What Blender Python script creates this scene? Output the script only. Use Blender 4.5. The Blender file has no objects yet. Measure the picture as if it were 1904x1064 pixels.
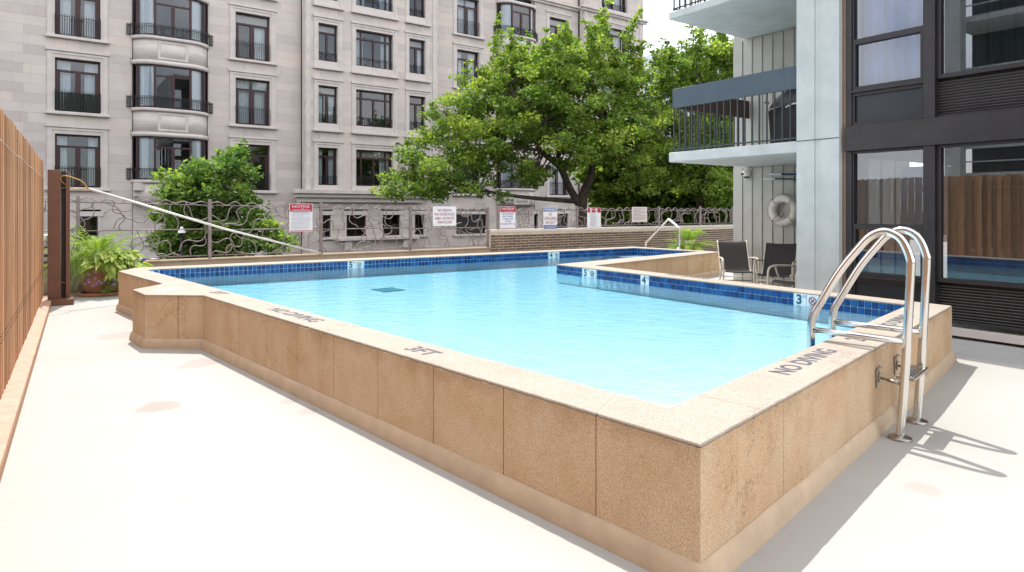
import bpy, bmesh, math, random
import numpy as np
from mathutils import Vector, Matrix, geometry

random.seed(7)
rng = np.random.default_rng(11)
R = math.radians
scene = bpy.context.scene
COL = scene.collection

# ------------------------------------------------------------------ camera, sky, sun, exposure
HC = 1.6                      # eye height above the deck
F, CX, HY = 1200.0, 952.0, 389.0
cam_d = bpy.data.cameras.new('camera')
cam = bpy.data.objects.new('camera', cam_d)
COL.objects.link(cam)
cam.location = (0, 0, HC)
cam.rotation_euler = (R(90), 0, 0)
cam_d.sensor_width = 36.0
cam_d.lens = 36.0 * F / 1904.0
cam_d.shift_y = -(532.0 - HY) / 1904.0
cam_d.clip_start = 0.05
cam_d.clip_end = 3000
scene.camera = cam

SUN_TRAVEL = Vector((0.16, -0.44, -1.0)).normalized()
SUN_EL = math.asin(-SUN_TRAVEL.z)
SUN_ROT = math.atan2(-SUN_TRAVEL.x, -SUN_TRAVEL.y)
world = bpy.data.worlds.new('World')
scene.world = world
world.use_nodes = True
wn, wl = world.node_tree.nodes, world.node_tree.links
bg = wn['Background']
sky = wn.new('ShaderNodeTexSky')
sky.sky_type = 'NISHITA'
sky.sun_disc = False
sky.sun_elevation = SUN_EL
sky.sun_rotation = SUN_ROT % (2 * math.pi)
tc = wn.new('ShaderNodeTexCoord')
cn = wn.new('ShaderNodeTexNoise')
cn.inputs['Scale'].default_value = 2.6
cn.inputs['Detail'].default_value = 9
cn.inputs['Roughness'].default_value = 0.58
cr = wn.new('ShaderNodeValToRGB')
cr.color_ramp.elements[0].position = 0.36
cr.color_ramp.elements[1].position = 0.56
mx = wn.new('ShaderNodeMix')
mx.data_type = 'RGBA'
wl.new(tc.outputs['Generated'], cn.inputs['Vector'])
wl.new(cn.outputs['Fac'], cr.inputs['Fac'])
wl.new(cr.outputs['Color'], mx.inputs[0])
wl.new(sky.outputs['Color'], mx.inputs[6])
mx.inputs[7].default_value = (8.4, 8.4, 8.6, 1)      # sunlit cloud
wl.new(mx.outputs[2], bg.inputs['Color'])
bg.inputs['Strength'].default_value = 0.15

sun_d = bpy.data.lights.new('sun', 'SUN')
sun_d.energy = 2.4
sun_d.angle = R(0.5)
sun_d.color = (1.0, 0.965, 0.91)
sun = bpy.data.objects.new('sun', sun_d)
COL.objects.link(sun)
sun.location = (-10, 20, 40)
sun.rotation_euler = SUN_TRAVEL.to_track_quat('-Z', 'Y').to_euler()

vs = scene.view_settings
scene.display_settings.display_device = 'sRGB'
vs.view_transform = 'Standard'
vs.look = 'None'
vs.gamma = 1.0
vs.use_curve_mapping = False
vs.exposure = 1.05
scene.render.engine = 'CYCLES'
scene.cycles.use_denoising = True
scene.cycles.max_bounces = 8
scene.cycles.transparent_max_bounces = 16
scene.cycles.caustics_reflective = False
scene.cycles.caustics_refractive = False
scene.cycles.sample_clamp_indirect = 6.0

# ------------------------------------------------------------------ small maths
def at(px, py, z):
    """point on the level plane z seen at that spot of the survey picture"""
    Y = F * (HC - z) / (py - HY)
    return Vector(((px - CX) / F * Y, Y, z))

def on_line(px, p, d):
    """distance t along the plan line p + t d at survey column px"""
    k = (px - CX) / F
    return (k * p[1] - p[0]) / (d[0] - k * d[1])

def P3_early(px, Y):
    return Vector(((px - CX) / F * Y, Y, 0))

def zat(py, Y):
    return HC - (py - HY) * Y / F

def catmull(pts, n=6, closed=False):
    pts = [Vector(p) for p in pts]
    out = []
    m = len(pts)
    rngi = range(m) if closed else range(m - 1)
    for i in rngi:
        if closed:
            p0, p1, p2, p3 = pts[(i - 1) % m], pts[i], pts[(i + 1) % m], pts[(i + 2) % m]
        else:
            p0, p1, p2, p3 = pts[max(i - 1, 0)], pts[i], pts[i + 1], pts[min(i + 2, m - 1)]
        for j in range(n):
            t = j / n
            out.append(0.5 * ((2 * p1) + (-p0 + p2) * t + (2 * p0 - 5 * p1 + 4 * p2 - p3) * t * t + (-p0 + 3 * p1 - 3 * p2 + p3) * t ** 3))
    if not closed:
        out.append(pts[-1])
    return out

# ------------------------------------------------------------------ mesh builder
class MB:
    def __init__(self):
        self.v, self.f, self.s = [], [], []

    def face(self, pts, smooth=False):
        b = len(self.v)
        self.v += [tuple(p) for p in pts]
        self.f.append(tuple(range(b, b + len(pts))))
        self.s.append(smooth)

    def box(self, x0, x1, y0, y1, z0, z1, M=None):
        c = [(x0, y0, z0), (x1, y0, z0), (x1, y1, z0), (x0, y1, z0), (x0, y0, z1), (x1, y0, z1), (x1, y1, z1), (x0, y1, z1)]
        if M is not None:
            c = [tuple(M @ Vector(p)) for p in c]
        b = len(self.v)
        self.v += c
        for q in ((0, 3, 2, 1), (4, 5, 6, 7), (0, 1, 5, 4), (1, 2, 6, 5), (2, 3, 7, 6), (3, 0, 4, 7)):
            self.f.append(tuple(b + i for i in q))
            self.s.append(False)

    def prism(self, poly, z0, z1, M=None):
        n = len(poly)
        lo = [Vector((p[0], p[1], z0)) for p in poly]
        hi = [Vector((p[0], p[1], z1)) for p in poly]
        if M is not None:
            lo = [M @ p for p in lo]; hi = [M @ p for p in hi]
        b = len(self.v)
        self.v += [tuple(p) for p in lo + hi]
        self.f.append(tuple(b + i for i in reversed(range(n)))); self.s.append(False)
        self.f.append(tuple(b + n + i for i in range(n))); self.s.append(False)
        for i in range(n):
            j = (i + 1) % n
            self.f.append((b + i, b + j, b + n + j, b + n + i)); self.s.append(False)

    def tube(self, path, r, sides=8, closed=False, cap=True):
        path = [Vector(p) for p in path]
        n = len(path)
        rr = r if isinstance(r, (list, tuple)) else [r] * n
        b = len(self.v)
        prev = None
        for i in range(n):
            if closed:
                t = path[(i + 1) % n] - path[(i - 1) % n]
            else:
                t = path[min(i + 1, n - 1)] - path[max(i - 1, 0)]
            if t.length < 1e-9:
                t = Vector((0, 0, 1))
            t.normalize()
            if prev is None:
                a = Vector((0, 0, 1)) if abs(t.z) < 0.9 else Vector((1, 0, 0))
                u = t.cross(a).normalized()
            else:
                u = (prev - t * prev.dot(t))
                if u.length < 1e-6:
                    u = t.orthogonal()
                u.normalize()
            prev = u
            w = t.cross(u)
            for k in range(sides):
                a = 2 * math.pi * k / sides
                self.v.append(tuple(path[i] + (u * math.cos(a) + w * math.sin(a)) * rr[i]))
        m = n if closed else n - 1
        for i in range(m):
            j = (i + 1) % n
            for k in range(sides):
                l = (k + 1) % sides
                self.f.append((b + i * sides + k, b + i * sides + l, b + j * sides + l, b + j * sides + k)); self.s.append(True)
        if cap and not closed:
            self.f.append(tuple(b + k for k in reversed(range(sides)))); self.s.append(False)
            self.f.append(tuple(b + (n - 1) * sides + k for k in range(sides))); self.s.append(False)

    def lathe(self, prof, seg=24, c=(0, 0, 0)):
        b = len(self.v)
        for (r, z) in prof:
            for k in range(seg):
                a = 2 * math.pi * k / seg
                self.v.append((c[0] + r * math.cos(a), c[1] + r * math.sin(a), c[2] + z))
        for i in range(len(prof) - 1):
            for k in range(seg):
                l = (k + 1) % seg
                self.f.append((b + i * seg + k, b + i * seg + l, b + (i + 1) * seg + l, b + (i + 1) * seg + k)); self.s.append(True)

    def mesh(self, name, mat=None, bevel=0.0, bseg=2, weld=False):
        me = bpy.data.meshes.new(name)
        me.from_pydata(self.v, [], self.f)
        me.polygons.foreach_set('use_smooth', self.s)
        if mat:
            me.materials.append(mat)
        if bevel or weld:
            bm = bmesh.new(); bm.from_mesh(me)
            bmesh.ops.remove_doubles(bm, verts=bm.verts, dist=1e-5)
            if bevel:
                ed = [e for e in bm.edges if len(e.link_faces) == 2 and e.calc_face_angle(0) > 0.5]
                bmesh.ops.bevel(bm, geom=ed, offset=bevel, segments=bseg, affect='EDGES', profile=0.5)
            bmesh.ops.recalc_face_normals(bm, faces=bm.faces)
            bm.to_mesh(me); bm.free()
        me.update()
        return me

    def build(self, name, mat, parent=None, bevel=0.0, bseg=2, weld=False):
        me = self.mesh(name, mat, bevel, bseg, weld)
        return link(name, me, parent)

def link(name, me, parent=None, loc=None, rot=None):
    o = bpy.data.objects.new(name, me)
    COL.objects.link(o)
    if parent:
        o.parent = parent
    if loc is not None:
        o.location = loc
    if rot is not None:
        o.rotation_euler = rot
    return o

def tag(o, label=None, cat=None, group=None, kind=None):
    if label: o['label'] = label
    if cat: o['category'] = cat
    if group: o['group'] = group
    if kind: o['kind'] = kind
    return o

def empty(name, loc, rz, label, cat, group=None):
    o = bpy.data.objects.new(name, None)
    COL.objects.link(o)
    o.location = loc
    o.rotation_euler = (0, 0, rz)
    o.empty_display_size = 0.2
    return tag(o, label, cat, group)

# ------------------------------------------------------------------ materials
def mat_new(name):
    m = bpy.data.materials.new(name)
    m.use_nodes = True
    nt = m.node_tree
    return m, nt, nt.nodes, nt.links, nt.nodes['Principled BSDF']

def coords(n, kind='Object'):
    return n.new('ShaderNodeTexCoord').outputs[kind]

def noise(n, l, vec, scale, detail=4, rough=0.55, stretch=None):
    if stretch:
        mp = n.new('ShaderNodeMapping'); mp.inputs['Scale'].default_value = stretch
        l.new(vec, mp.inputs['Vector']); vec = mp.outputs[0]
    t = n.new('ShaderNodeTexNoise')
    t.inputs['Scale'].default_value = scale
    t.inputs['Detail'].default_value = detail
    t.inputs['Roughness'].default_value = rough
    l.new(vec, t.inputs['Vector'])
    return t.outputs['Fac']

def ramp(n, l, fac, stops):
    r = n.new('ShaderNodeValToRGB')
    e = r.color_ramp.elements
    while len(e) < len(stops):
        e.new(0.5)
    for i, (p, c) in enumerate(stops):
        e[i].position = p
        e[i].color = (c[0], c[1], c[2], 1) if not isinstance(c, (int, float)) else (c, c, c, 1)
    l.new(fac, r.inputs['Fac'])
    return r.outputs['Color']

def mixc(n, l, fac, a, b, mode='MIX'):
    m = n.new('ShaderNodeMix'); m.data_type = 'RGBA'; m.blend_type = mode
    for s, i in ((fac, 0), (a, 6), (b, 7)):
        if hasattr(s, 'is_linked') or hasattr(s, 'node'):
            l.new(s, m.inputs[i])
        elif isinstance(s, (int, float)):
            m.inputs[i].default_value = s if i == 0 else (s, s, s, 1)
        else:
            m.inputs[i].default_value = (s[0], s[1], s[2], 1)
    return m.outputs[2]

def ramp01(n, l, fac, lo, hi, top):
    m = n.new('ShaderNodeMapRange'); m.clamp = True
    m.inputs['From Min'].default_value = lo; m.inputs['From Max'].default_value = hi
    m.inputs['To Min'].default_value = 0.0; m.inputs['To Max'].default_value = top
    l.new(fac, m.inputs['Value'])
    return m.outputs[0]

def bump(n, l, b, h, strength, dist=0.01):
    bp = n.new('ShaderNodeBump')
    bp.inputs['Strength'].default_value = strength
    bp.inputs['Distance'].default_value = dist
    l.new(h, bp.inputs['Height'])
    l.new(bp.outputs[0], b.inputs['Normal'])

def simple(name, col, rough=0.6, metal=0.0, var=0.12, scale=6, bmp=0.0, spec=0.4):
    m, nt, n, l, b = mat_new(name)
    f = noise(n, l, coords(n), scale, 5)
    lo = [c * (1 - var) for c in col]; hi = [min(1, c * (1 + var)) for c in col]
    l.new(ramp(n, l, f, [(0.3, lo), (0.7, hi)]), b.inputs['Base Color'])
    b.inputs['Roughness'].default_value = rough
    b.inputs['Metallic'].default_value = metal
    b.inputs['Specular IOR Level'].default_value = spec
    if bmp:
        bump(n, l, b, noise(n, l, coords(n), scale * 12, 3), bmp)
    return m

def aggregate(name, base, dark, fine=150, stain=1.0, cracks=True):
    """exposed aggregate concrete: fine grain, blotches, streaks"""
    m, nt, n, l, b = mat_new(name)
    g = n.new('ShaderNodeNewGeometry').outputs['Position']
    f1 = noise(n, l, g, fine, 3, 0.7)
    c1 = ramp(n, l, f1, [(0.30, [x * 0.64 for x in base]), (0.5, base), (0.70, [min(1, x * 1.36) for x in base])])
    f2 = noise(n, l, g, 2.2, 6, 0.6)
    c2 = mixc(n, l, ramp(n, l, f2, [(0.38, 0.0), (0.72, 0.7 * stain)]), c1, mixc(n, l, 1.0, c1, dark, 'MULTIPLY'))
    f3 = noise(n, l, g, 3.0, 6, 0.6, (1.0, 1.0, 0.22))
    c3 = mixc(n, l, ramp(n, l, f3, [(0.52, 0.0), (0.75, 0.5 * stain)]), c2, mixc(n, l, 1.0, c2, (0.74, 0.68, 0.6), 'MULTIPLY'))
    vo = n.new('ShaderNodeTexVoronoi'); vo.inputs['Scale'].default_value = 5.5
    l.new(g, vo.inputs['Vector'])
    sp = ramp(n, l, vo.outputs['Distance'], [(0.012, 1.0), (0.03, 0.0)])
    c4 = mixc(n, l, sp, c3, (0.06, 0.05, 0.04))
    # hairline cracks and dark grime under the arris, both broken up by noise
    cv = noise(n, l, g, 1.7, 7, 0.72)
    sub = n.new('ShaderNodeMath'); sub.operation = 'SUBTRACT'; sub.inputs[1].default_value = 0.5; l.new(cv, sub.inputs[0])
    ab = n.new('ShaderNodeMath'); ab.operation = 'ABSOLUTE'; l.new(sub.outputs[0], ab.inputs[0])
    line = ramp(n, l, ab.outputs[0], [(0.002, 1.0), (0.006, 0.0)])
    msk = ramp(n, l, noise(n, l, g, 1.1, 2), [(0.56, 0.0), (0.62, 0.75)])
    lm_ = n.new('ShaderNodeMath'); lm_.operation = 'MULTIPLY'; l.new(line, lm_.inputs[0]); l.new(msk, lm_.inputs[1])
    c4 = mixc(n, l, lm_.outputs[0], c4, mixc(n, l, 1.0, c4, (0.42, 0.36, 0.30), 'MULTIPLY'))
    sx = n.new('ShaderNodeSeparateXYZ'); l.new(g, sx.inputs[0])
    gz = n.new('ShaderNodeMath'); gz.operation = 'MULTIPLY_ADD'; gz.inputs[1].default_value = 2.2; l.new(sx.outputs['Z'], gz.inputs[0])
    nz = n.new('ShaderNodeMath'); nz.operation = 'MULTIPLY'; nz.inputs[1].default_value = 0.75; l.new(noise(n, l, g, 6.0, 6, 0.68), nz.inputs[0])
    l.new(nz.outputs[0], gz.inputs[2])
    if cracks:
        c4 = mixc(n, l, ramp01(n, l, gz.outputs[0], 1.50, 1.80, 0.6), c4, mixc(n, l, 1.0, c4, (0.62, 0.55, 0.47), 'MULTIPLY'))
    l.new(c4, b.inputs['Base Color'])
    b.inputs['Roughness'].default_value = 0.9
    b.inputs['Specular IOR Level'].default_value = 0.2
    bump(n, l, b, f1, 0.45, 0.006)
    return m

def wood(name, c1, c2, grain=(30, 30, 1.2)):
    m, nt, n, l, b = mat_new(name)
    oi = n.new('ShaderNodeObjectInfo')
    pos = coords(n)
    add = n.new('ShaderNodeVectorMath'); add.operation = 'ADD'
    l.new(pos, add.inputs[0])
    sc = n.new('ShaderNodeVectorMath'); sc.operation = 'SCALE'; sc.inputs[3].default_value = 40
    cmb = n.new('ShaderNodeCombineXYZ')
    for i in range(3): l.new(oi.outputs['Random'], cmb.inputs[i])
    l.new(cmb.outputs[0], sc.inputs[0]); l.new(sc.outputs[0], add.inputs[1])
    f = noise(n, l, add.outputs[0], 1.0, 6, 0.6, grain)
    c = ramp(n, l, f, [(0.3, c1), (0.7, c2)])
    tone = ramp(n, l, oi.outputs['Random'], [(0.0, (0.62, 0.55, 0.5)), (0.5, (0.95, 0.92, 0.9)), (1.0, (1.35, 1.25, 1.1))])
    c = mixc(n, l, 1.0, c, tone, 'MULTIPLY')
    l.new(c, b.inputs['Base Color'])
    b.inputs['Roughness'].default_value = 0.65
    bump(n, l, b, f, 0.25, 0.004)
    return m

def glass(name, tint=(0.8, 0.86, 0.86), ior=1.5, boost=0.0, wob=0.0):
    m, nt, n, l, b = mat_new(name)
    n.remove(b)
    out = n['Material Output']
    tr = n.new('ShaderNodeBsdfTransparent'); tr.inputs[0].default_value = (*tint, 1)
    gl = n.new('ShaderNodeBsdfGlossy'); gl.inputs['Roughness'].default_value = 0.0
    gl.inputs['Color'].default_value = (0.95, 0.97, 1, 1)
    fr = n.new('ShaderNodeFresnel'); fr.inputs['IOR'].default_value = ior
    ad = n.new('ShaderNodeMath'); ad.operation = 'ADD'; ad.use_clamp = True; ad.inputs[1].default_value = boost
    l.new(fr.outputs[0], ad.inputs[0])
    mxs = n.new('ShaderNodeMixShader')
    l.new(ad.outputs[0], mxs.inputs[0]); l.new(tr.outputs[0], mxs.inputs[1]); l.new(gl.outputs[0], mxs.inputs[2])
    l.new(mxs.outputs[0], out.inputs['Surface'])
    if wob:
        bp = n.new('ShaderNodeBump'); bp.inputs['Strength'].default_value = wob; bp.inputs['Distance'].default_value = 0.02
        l.new(noise(n, l, n.new('ShaderNodeNewGeometry').outputs['Position'], 0.9, 2), bp.inputs['Height'])
        l.new(bp.outputs[0], gl.inputs['Normal'])
    return m

def leafmat(name, dark, mid, light, trans=0.35):
    m, nt, n, l, b = mat_new(name)
    g = n.new('ShaderNodeNewGeometry')
    c = ramp(n, l, g.outputs['Random Per Island'], [(0.0, dark), (0.55, mid), (1.0, light)])
    f = noise(n, l, g.outputs['Position'], 0.9, 3)
    c = mixc(n, l, ramp(n, l, f, [(0.4, 0.0), (0.7, 0.55)]), c, light)
    ca = n.new('ShaderNodeAttribute'); ca.attribute_name = 'clump'
    c = mixc(n, l, 1.0, c, ramp(n, l, ca.outputs['Fac'], [(0.0, (1, 1, 1)), (0.05, (0.62, 0.70, 0.6)), (0.6, (1, 1, 1)), (1.0, (1.45, 1.25, 1.1))]), 'MULTIPLY')
    l.new(c, b.inputs['Base Color'])
    b.inputs['Roughness'].default_value = 0.5
    b.inputs['Specular IOR Level'].default_value = 0.25
    ts = n.new('ShaderNodeBsdfTranslucent')
    l.new(mixc(n, l, 1.0, c, (1.5, 1.7, 0.7), 'MULTIPLY'), ts.inputs['Color'])
    mxs = n.new('ShaderNodeMixShader'); mxs.inputs[0].default_value = trans
    l.new(b.outputs[0], mxs.inputs[1]); l.new(ts.outputs[0], mxs.inputs[2])
    l.new(mxs.outputs[0], n['Material Output'].inputs['Surface'])
    return m

def stone(name, base):
    m, nt, n, l, b = mat_new(name)
    at_ = n.new('ShaderNodeAttribute'); at_.attribute_name = 'tone'
    g = n.new('ShaderNodeNewGeometry')
    c = ramp(n, l, at_.outputs['Fac'], [(0.0, [base[0] * 0.87, base[1] * 0.86, base[2] * 0.86]), (0.5, base), (1.0, [base[0] * 1.10, base[1] * 1.06, base[2] * 1.03])])
    f = noise(n, l, g.outputs['Position'], 1.3, 6, 0.62)
    c = mixc(n, l, ramp(n, l, f, [(0.4, 0.0), (0.8, 0.5)]), c, mixc(n, l, 1.0, c, (0.80, 0.78, 0.76), 'MULTIPLY'))
    f2 = noise(n, l, g.outputs['Position'], 3.5, 5, 0.6, (1, 1, 0.12))
    c = mixc(n, l, ramp(n, l, f2, [(0.55, 0.0), (0.8, 0.4)]), c, mixc(n, l, 1.0, c, (0.74, 0.72, 0.70), 'MULTIPLY'))
    l.new(c, b.inputs['Base Color'])
    b.inputs['Roughness'].default_value = 0.85
    bump(n, l, b, noise(n, l, g.outputs['Position'], 30, 3), 0.15, 0.01)
    return m

M = {}
M['wall_agg'] = aggregate('pool_wall_aggregate', (0.56, 0.415, 0.275), (0.84, 0.68, 0.53))
M['coping'] = aggregate('coping_aggregate', (0.40, 0.35, 0.295), (0.90, 0.84, 0.78), 170, 0.6, False)
M['cove'] = simple('cove_render', (0.52, 0.395, 0.27), 0.8, var=0.1, scale=7, bmp=0.15)
M['joint'] = simple('joint_sealant', (0.40, 0.25, 0.14), 0.8)
M['mortar'] = simple('pale_mortar', (0.50, 0.46, 0.41), 0.9)
M['plaster'] = simple('pool_plaster', (0.70, 0.735, 0.80), 0.8, var=0.05, scale=3)
M['drain'] = simple('drain_grate', (0.02, 0.33, 0.42), 0.6)
M['white_tile'] = simple('depth_tile', (0.62, 0.76, 0.80), 0.2, var=0.03)
M['print_navy'] = simple('print_navy', (0.02, 0.10, 0.16), 0.5)
M['print_grey'] = simple('print_grey', (0.10, 0.10, 0.12), 0.8, var=0.3, scale=40)
M['steel'] = simple('polished_steel', (0.72, 0.70, 0.67), 0.13, 1.0, var=0.05, scale=3)
M['dull_steel'] = simple('dull_steel', (0.36, 0.33, 0.30), 0.35, 1.0, var=0.2, scale=20)
M['curb_agg'] = aggregate('curb_render', (0.36, 0.29, 0.215), (0.8, 0.7, 0.6), 120, 1.0, False)
M['fence_metal'] = simple('fence_metal', (0.24, 0.195, 0.19), 0.45, 0.25, var=0.2, scale=8)
M['post_brown'] = simple('post_brown_paint', (0.16, 0.070, 0.040), 0.5, var=0.15, scale=3)
M['post_dark'] = simple('post_dark', (0.03, 0.026, 0.024), 0.6)
M['ledge'] = wood('ledge_wood', (0.46, 0.30, 0.22), (0.60, 0.42, 0.32), (6, 6, 6))
M['board'] = wood('cedar_board', (0.36, 0.185, 0.092), (0.60, 0.345, 0.185))
M['nail'] = simple('nail', (0.05, 0.04, 0.03), 0.5, 0.6)
M['concrete'] = None
M['dark_frame'] = simple('bronze_frame', (0.030, 0.027, 0.029), 0.42, 0.1, var=0.2, scale=3)
M['dark_panel'] = simple('bronze_panel', (0.020, 0.024, 0.031), 0.35, 0.1, var=0.15, scale=2)
M['slate_panel'] = simple('slate_blue_panel', (0.055, 0.085, 0.11), 0.5, var=0.08, scale=3)
M['rail_dark'] = simple('rail_paint', (0.035, 0.045, 0.052), 0.5)
M['siding'] = simple('cream_siding', (0.50, 0.49, 0.45), 0.75, var=0.06, scale=4, bmp=0.05)
M['sheer'] = simple('sheer_curtain', (0.74, 0.79, 0.86), 0.9, var=0.06)
M['white'] = simple('white_paint', (0.78, 0.77, 0.74), 0.5, var=0.04)
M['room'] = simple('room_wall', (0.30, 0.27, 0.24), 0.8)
M['room_dark'] = simple('dark_room', (0.035, 0.033, 0.035), 0.9)  # the dark of unlit rooms is put into this colour
M['green_curtain'] = simple('grey_green_curtain', (0.20, 0.26, 0.25), 0.9)
M['mahogany'] = simple('mahogany_frame', (0.040, 0.012, 0.013), 0.4, var=0.2)
M['iron'] = simple('black_iron', (0.012, 0.012, 0.014), 0.5)
M['black_cloth'] = simple('black_cover', (0.012, 0.012, 0.014), 0.38, var=0.2, scale=8)
M['sling'] = simple('brown_sling', (0.040, 0.034, 0.034), 0.6, var=0.1, scale=120)
M['chair_frame'] = simple('tan_chair_frame', (0.62, 0.56, 0.47), 0.4, var=0.05)
M['terracotta'] = simple('terracotta', (0.40, 0.17, 0.09), 0.8, var=0.2, scale=6, bmp=0.1)
M['edge_brown'] = simple('edge_brown', (0.24, 0.16, 0.125), 0.8)
M['slat_grey'] = simple('louvre_slat', (0.075, 0.068, 0.068), 0.5)
M['end_brown'] = simple('end_panel_brown', (0.055, 0.032, 0.026), 0.6)
M['green_screen'] = simple('dark_green_screen', (0.010, 0.018, 0.010), 0.6)
M['soil'] = simple('soil', (0.03, 0.02, 0.015), 0.95)
M['bark'] = simple('bark', (0.075, 0.058, 0.048), 0.9, var=0.4, scale=5, bmp=0.5)
M['leaf_tree'] = leafmat('locust_leaf', (0.060, 0.11, 0.025), (0.15, 0.235, 0.05), (0.31, 0.39, 0.10), 0.5)
M['leaf_back'] = leafmat('back_leaf', (0.045, 0.10, 0.018), (0.11, 0.20, 0.03), (0.22, 0.32, 0.06), 0.5)
M['leaf_bush'] = leafmat('bush_leaf', (0.045, 0.10, 0.028), (0.12, 0.215, 0.055), (0.28, 0.38, 0.12), 0.45)
M['fern'] = leafmat('fern_leaf', (0.10, 0.20, 0.025), (0.22, 0.34, 0.045), (0.38, 0.46, 0.10), 0.35)
M['hosta'] = leafmat('broad_leaf', (0.20, 0.27, 0.05), (0.32, 0.40, 0.08), (0.48, 0.52, 0.16), 0.35)
M['grass_leaf'] = leafmat('grass_blade', (0.16, 0.20, 0.10), (0.24, 0.27, 0.14), (0.32, 0.34, 0.20), 0.3)
M['petal'] = simple('lilac_petal', (0.30, 0.24, 0.50), 0.7)
M['sign_white'] = simple('sign_white', (0.74, 0.75, 0.78), 0.45, var=0.03)
M['sign_red'] = simple('sign_red', (0.42, 0.02, 0.04), 0.45, var=0.05)
M['sign_blue'] = simple('sign_blue', (0.03, 0.09, 0.34), 0.45, var=0.05)
M['print_red'] = simple('print_red', (0.34, 0.03, 0.06), 0.5)
M['print_faint'] = simple('print_faint', (0.36, 0.38, 0.44), 0.6)
M['sign_cream'] = simple('sign_cream', (0.62, 0.55, 0.53), 0.6, var=0.06, scale=30)
M['pole_white'] = simple('white_pole', (0.72, 0.70, 0.66), 0.35, 0.2)
M['hook_yellow'] = simple('hook_yellow', (0.50, 0.28, 0.07), 0.5)
M['blue_pole'] = simple('navy_pole', (0.015, 0.03, 0.09), 0.4)
M['teal_pole'] = simple('teal_pole', (0.01, 0.09, 0.12), 0.4)
M['clear_tip'] = simple('clear_tip', (0.72, 0.78, 0.82), 0.2)
M['ring_white'] = simple('ring_white', (0.74, 0.70, 0.66), 0.55, var=0.08, scale=14)
M['rope'] = simple('rope', (0.52, 0.48, 0.42), 0.8)
M['red_paint'] = simple('red_paint', (0.40, 0.03, 0.02), 0.35)
M['asphalt'] = simple('asphalt', (0.05, 0.05, 0.05), 0.9, bmp=0.2)
M['pavement'] = simple('pavement', (0.30, 0.28, 0.26), 0.85)
M['office_glass'] = simple('office_window', (0.10, 0.16, 0.24), 0.2)
M['office_frame'] = simple('office_frame', (0.62, 0.66, 0.70), 0.5)
M['grout'] = simple('pale_grout', (0.40, 0.70, 0.80), 0.7)
M['stone'] = stone('limestone', (0.56, 0.50, 0.462))
M['stone_trim'] = simple('limestone_trim', (0.56, 0.505, 0.47), 0.85, var=0.1, scale=2)
M['brick_mortar'] = simple('brick_mortar', (0.62, 0.54, 0.44), 0.95)
M['clear'] = glass('window_glass', (0.80, 0.84, 0.84), 1.5, 0.04, 0.03)
M['front_glass'] = glass('tinted_glass', (0.42, 0.44, 0.45), 1.5, 0.14)
M['pale_glass'] = glass('pale_glass', (0.70, 0.82, 1.0), 1.5, 0.07)
M['skylit_sheer'] = simple('skylit_sheer', (0.60, 0.68, 0.84), 0.9, var=0.05)  # blue of the sky's light is put into the cloth colour

# pale concrete, bug holes
m, nt, n, l, b = mat_new('pale_concrete')
g = n.new('ShaderNodeNewGeometry').outputs['Position']
f = noise(n, l, g, 3, 6, 0.6)
c = ramp(n, l, f, [(0.3, (0.46, 0.50, 0.50)), (0.7, (0.57, 0.60, 0.59))])
vo = n.new('ShaderNodeTexVoronoi'); vo.inputs['Scale'].default_value = 9
l.new(g, vo.inputs['Vector'])
c = mixc(n, l, ramp(n, l, vo.outputs['Distance'], [(0.03, 1.0), (0.06, 0.0)]), c, (0.10, 0.10, 0.10))
f2 = noise(n, l, g, 2, 5, 0.6, (1, 1, 0.15))
c = mixc(n, l, ramp(n, l, f2, [(0.5, 0.0), (0.8, 0.35)]), c, (0.36, 0.38, 0.36))
l.new(c, b.inputs['Base Color']); b.inputs['Roughness'].default_value = 0.85
bump(n, l, b, noise(n, l, g, 60, 3), 0.15, 0.005)
M['concrete'] = m

# blue glazed tile, tone by object or by island
def tilemat(name, by):
    m, nt, n, l, b = mat_new(name)
    if by == 'object':
        fac = n.new('ShaderNodeObjectInfo').outputs['Random']
    else:
        fac = n.new('ShaderNodeNewGeometry').outputs['Random Per Island']
    c = ramp(n, l, fac, [(0.0, (0.003, 0.024, 0.11)), (0.5, (0.005, 0.045, 0.20)), (1.0, (0.008, 0.095, 0.30))])
    f = noise(n, l, n.new('ShaderNodeNewGeometry').outputs['Position'], 40, 3)
    c = mixc(n, l, ramp(n, l, f, [(0.4, 0.0), (0.8, 0.35)]), c, (0.02, 0.15, 0.38))
    l.new(c, b.inputs['Base Color']); b.inputs['Roughness'].default_value = 0.2; b.inputs['Specular IOR Level'].default_value = 0.3
    return m
M['tile'] = tilemat('blue_tile', 'object')
M['tile_mass'] = tilemat('blue_tile_mass', 'island')

def brickmat(name, by):
    m, nt, n, l, b = mat_new(name)
    if by == 'object':
        fac = n.new('ShaderNodeObjectInfo').outputs['Random']
    else:
        fac = n.new('ShaderNodeNewGeometry').outputs['Random Per Island']
    c = ramp(n, l, fac, [(0.0, (0.060, 0.038, 0.028)), (0.5, (0.10, 0.064, 0.047)), (1.0, (0.16, 0.105, 0.077))])
    f = noise(n, l, n.new('ShaderNodeNewGeometry').outputs['Position'], 60, 4)
    c = mixc(n, l, ramp(n, l, f, [(0.35, 0.0), (0.8, 0.5)]), c, (0.26, 0.19, 0.15))
    l.new(c, b.inputs['Base Color']); b.inputs['Roughness'].default_value = 0.9
    bump(n, l, b, f, 0.2, 0.004)
    return m
M['brick'] = brickmat('brown_brick', 'object')
M['brick_mass'] = brickmat('brown_brick_mass', 'island')

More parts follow.
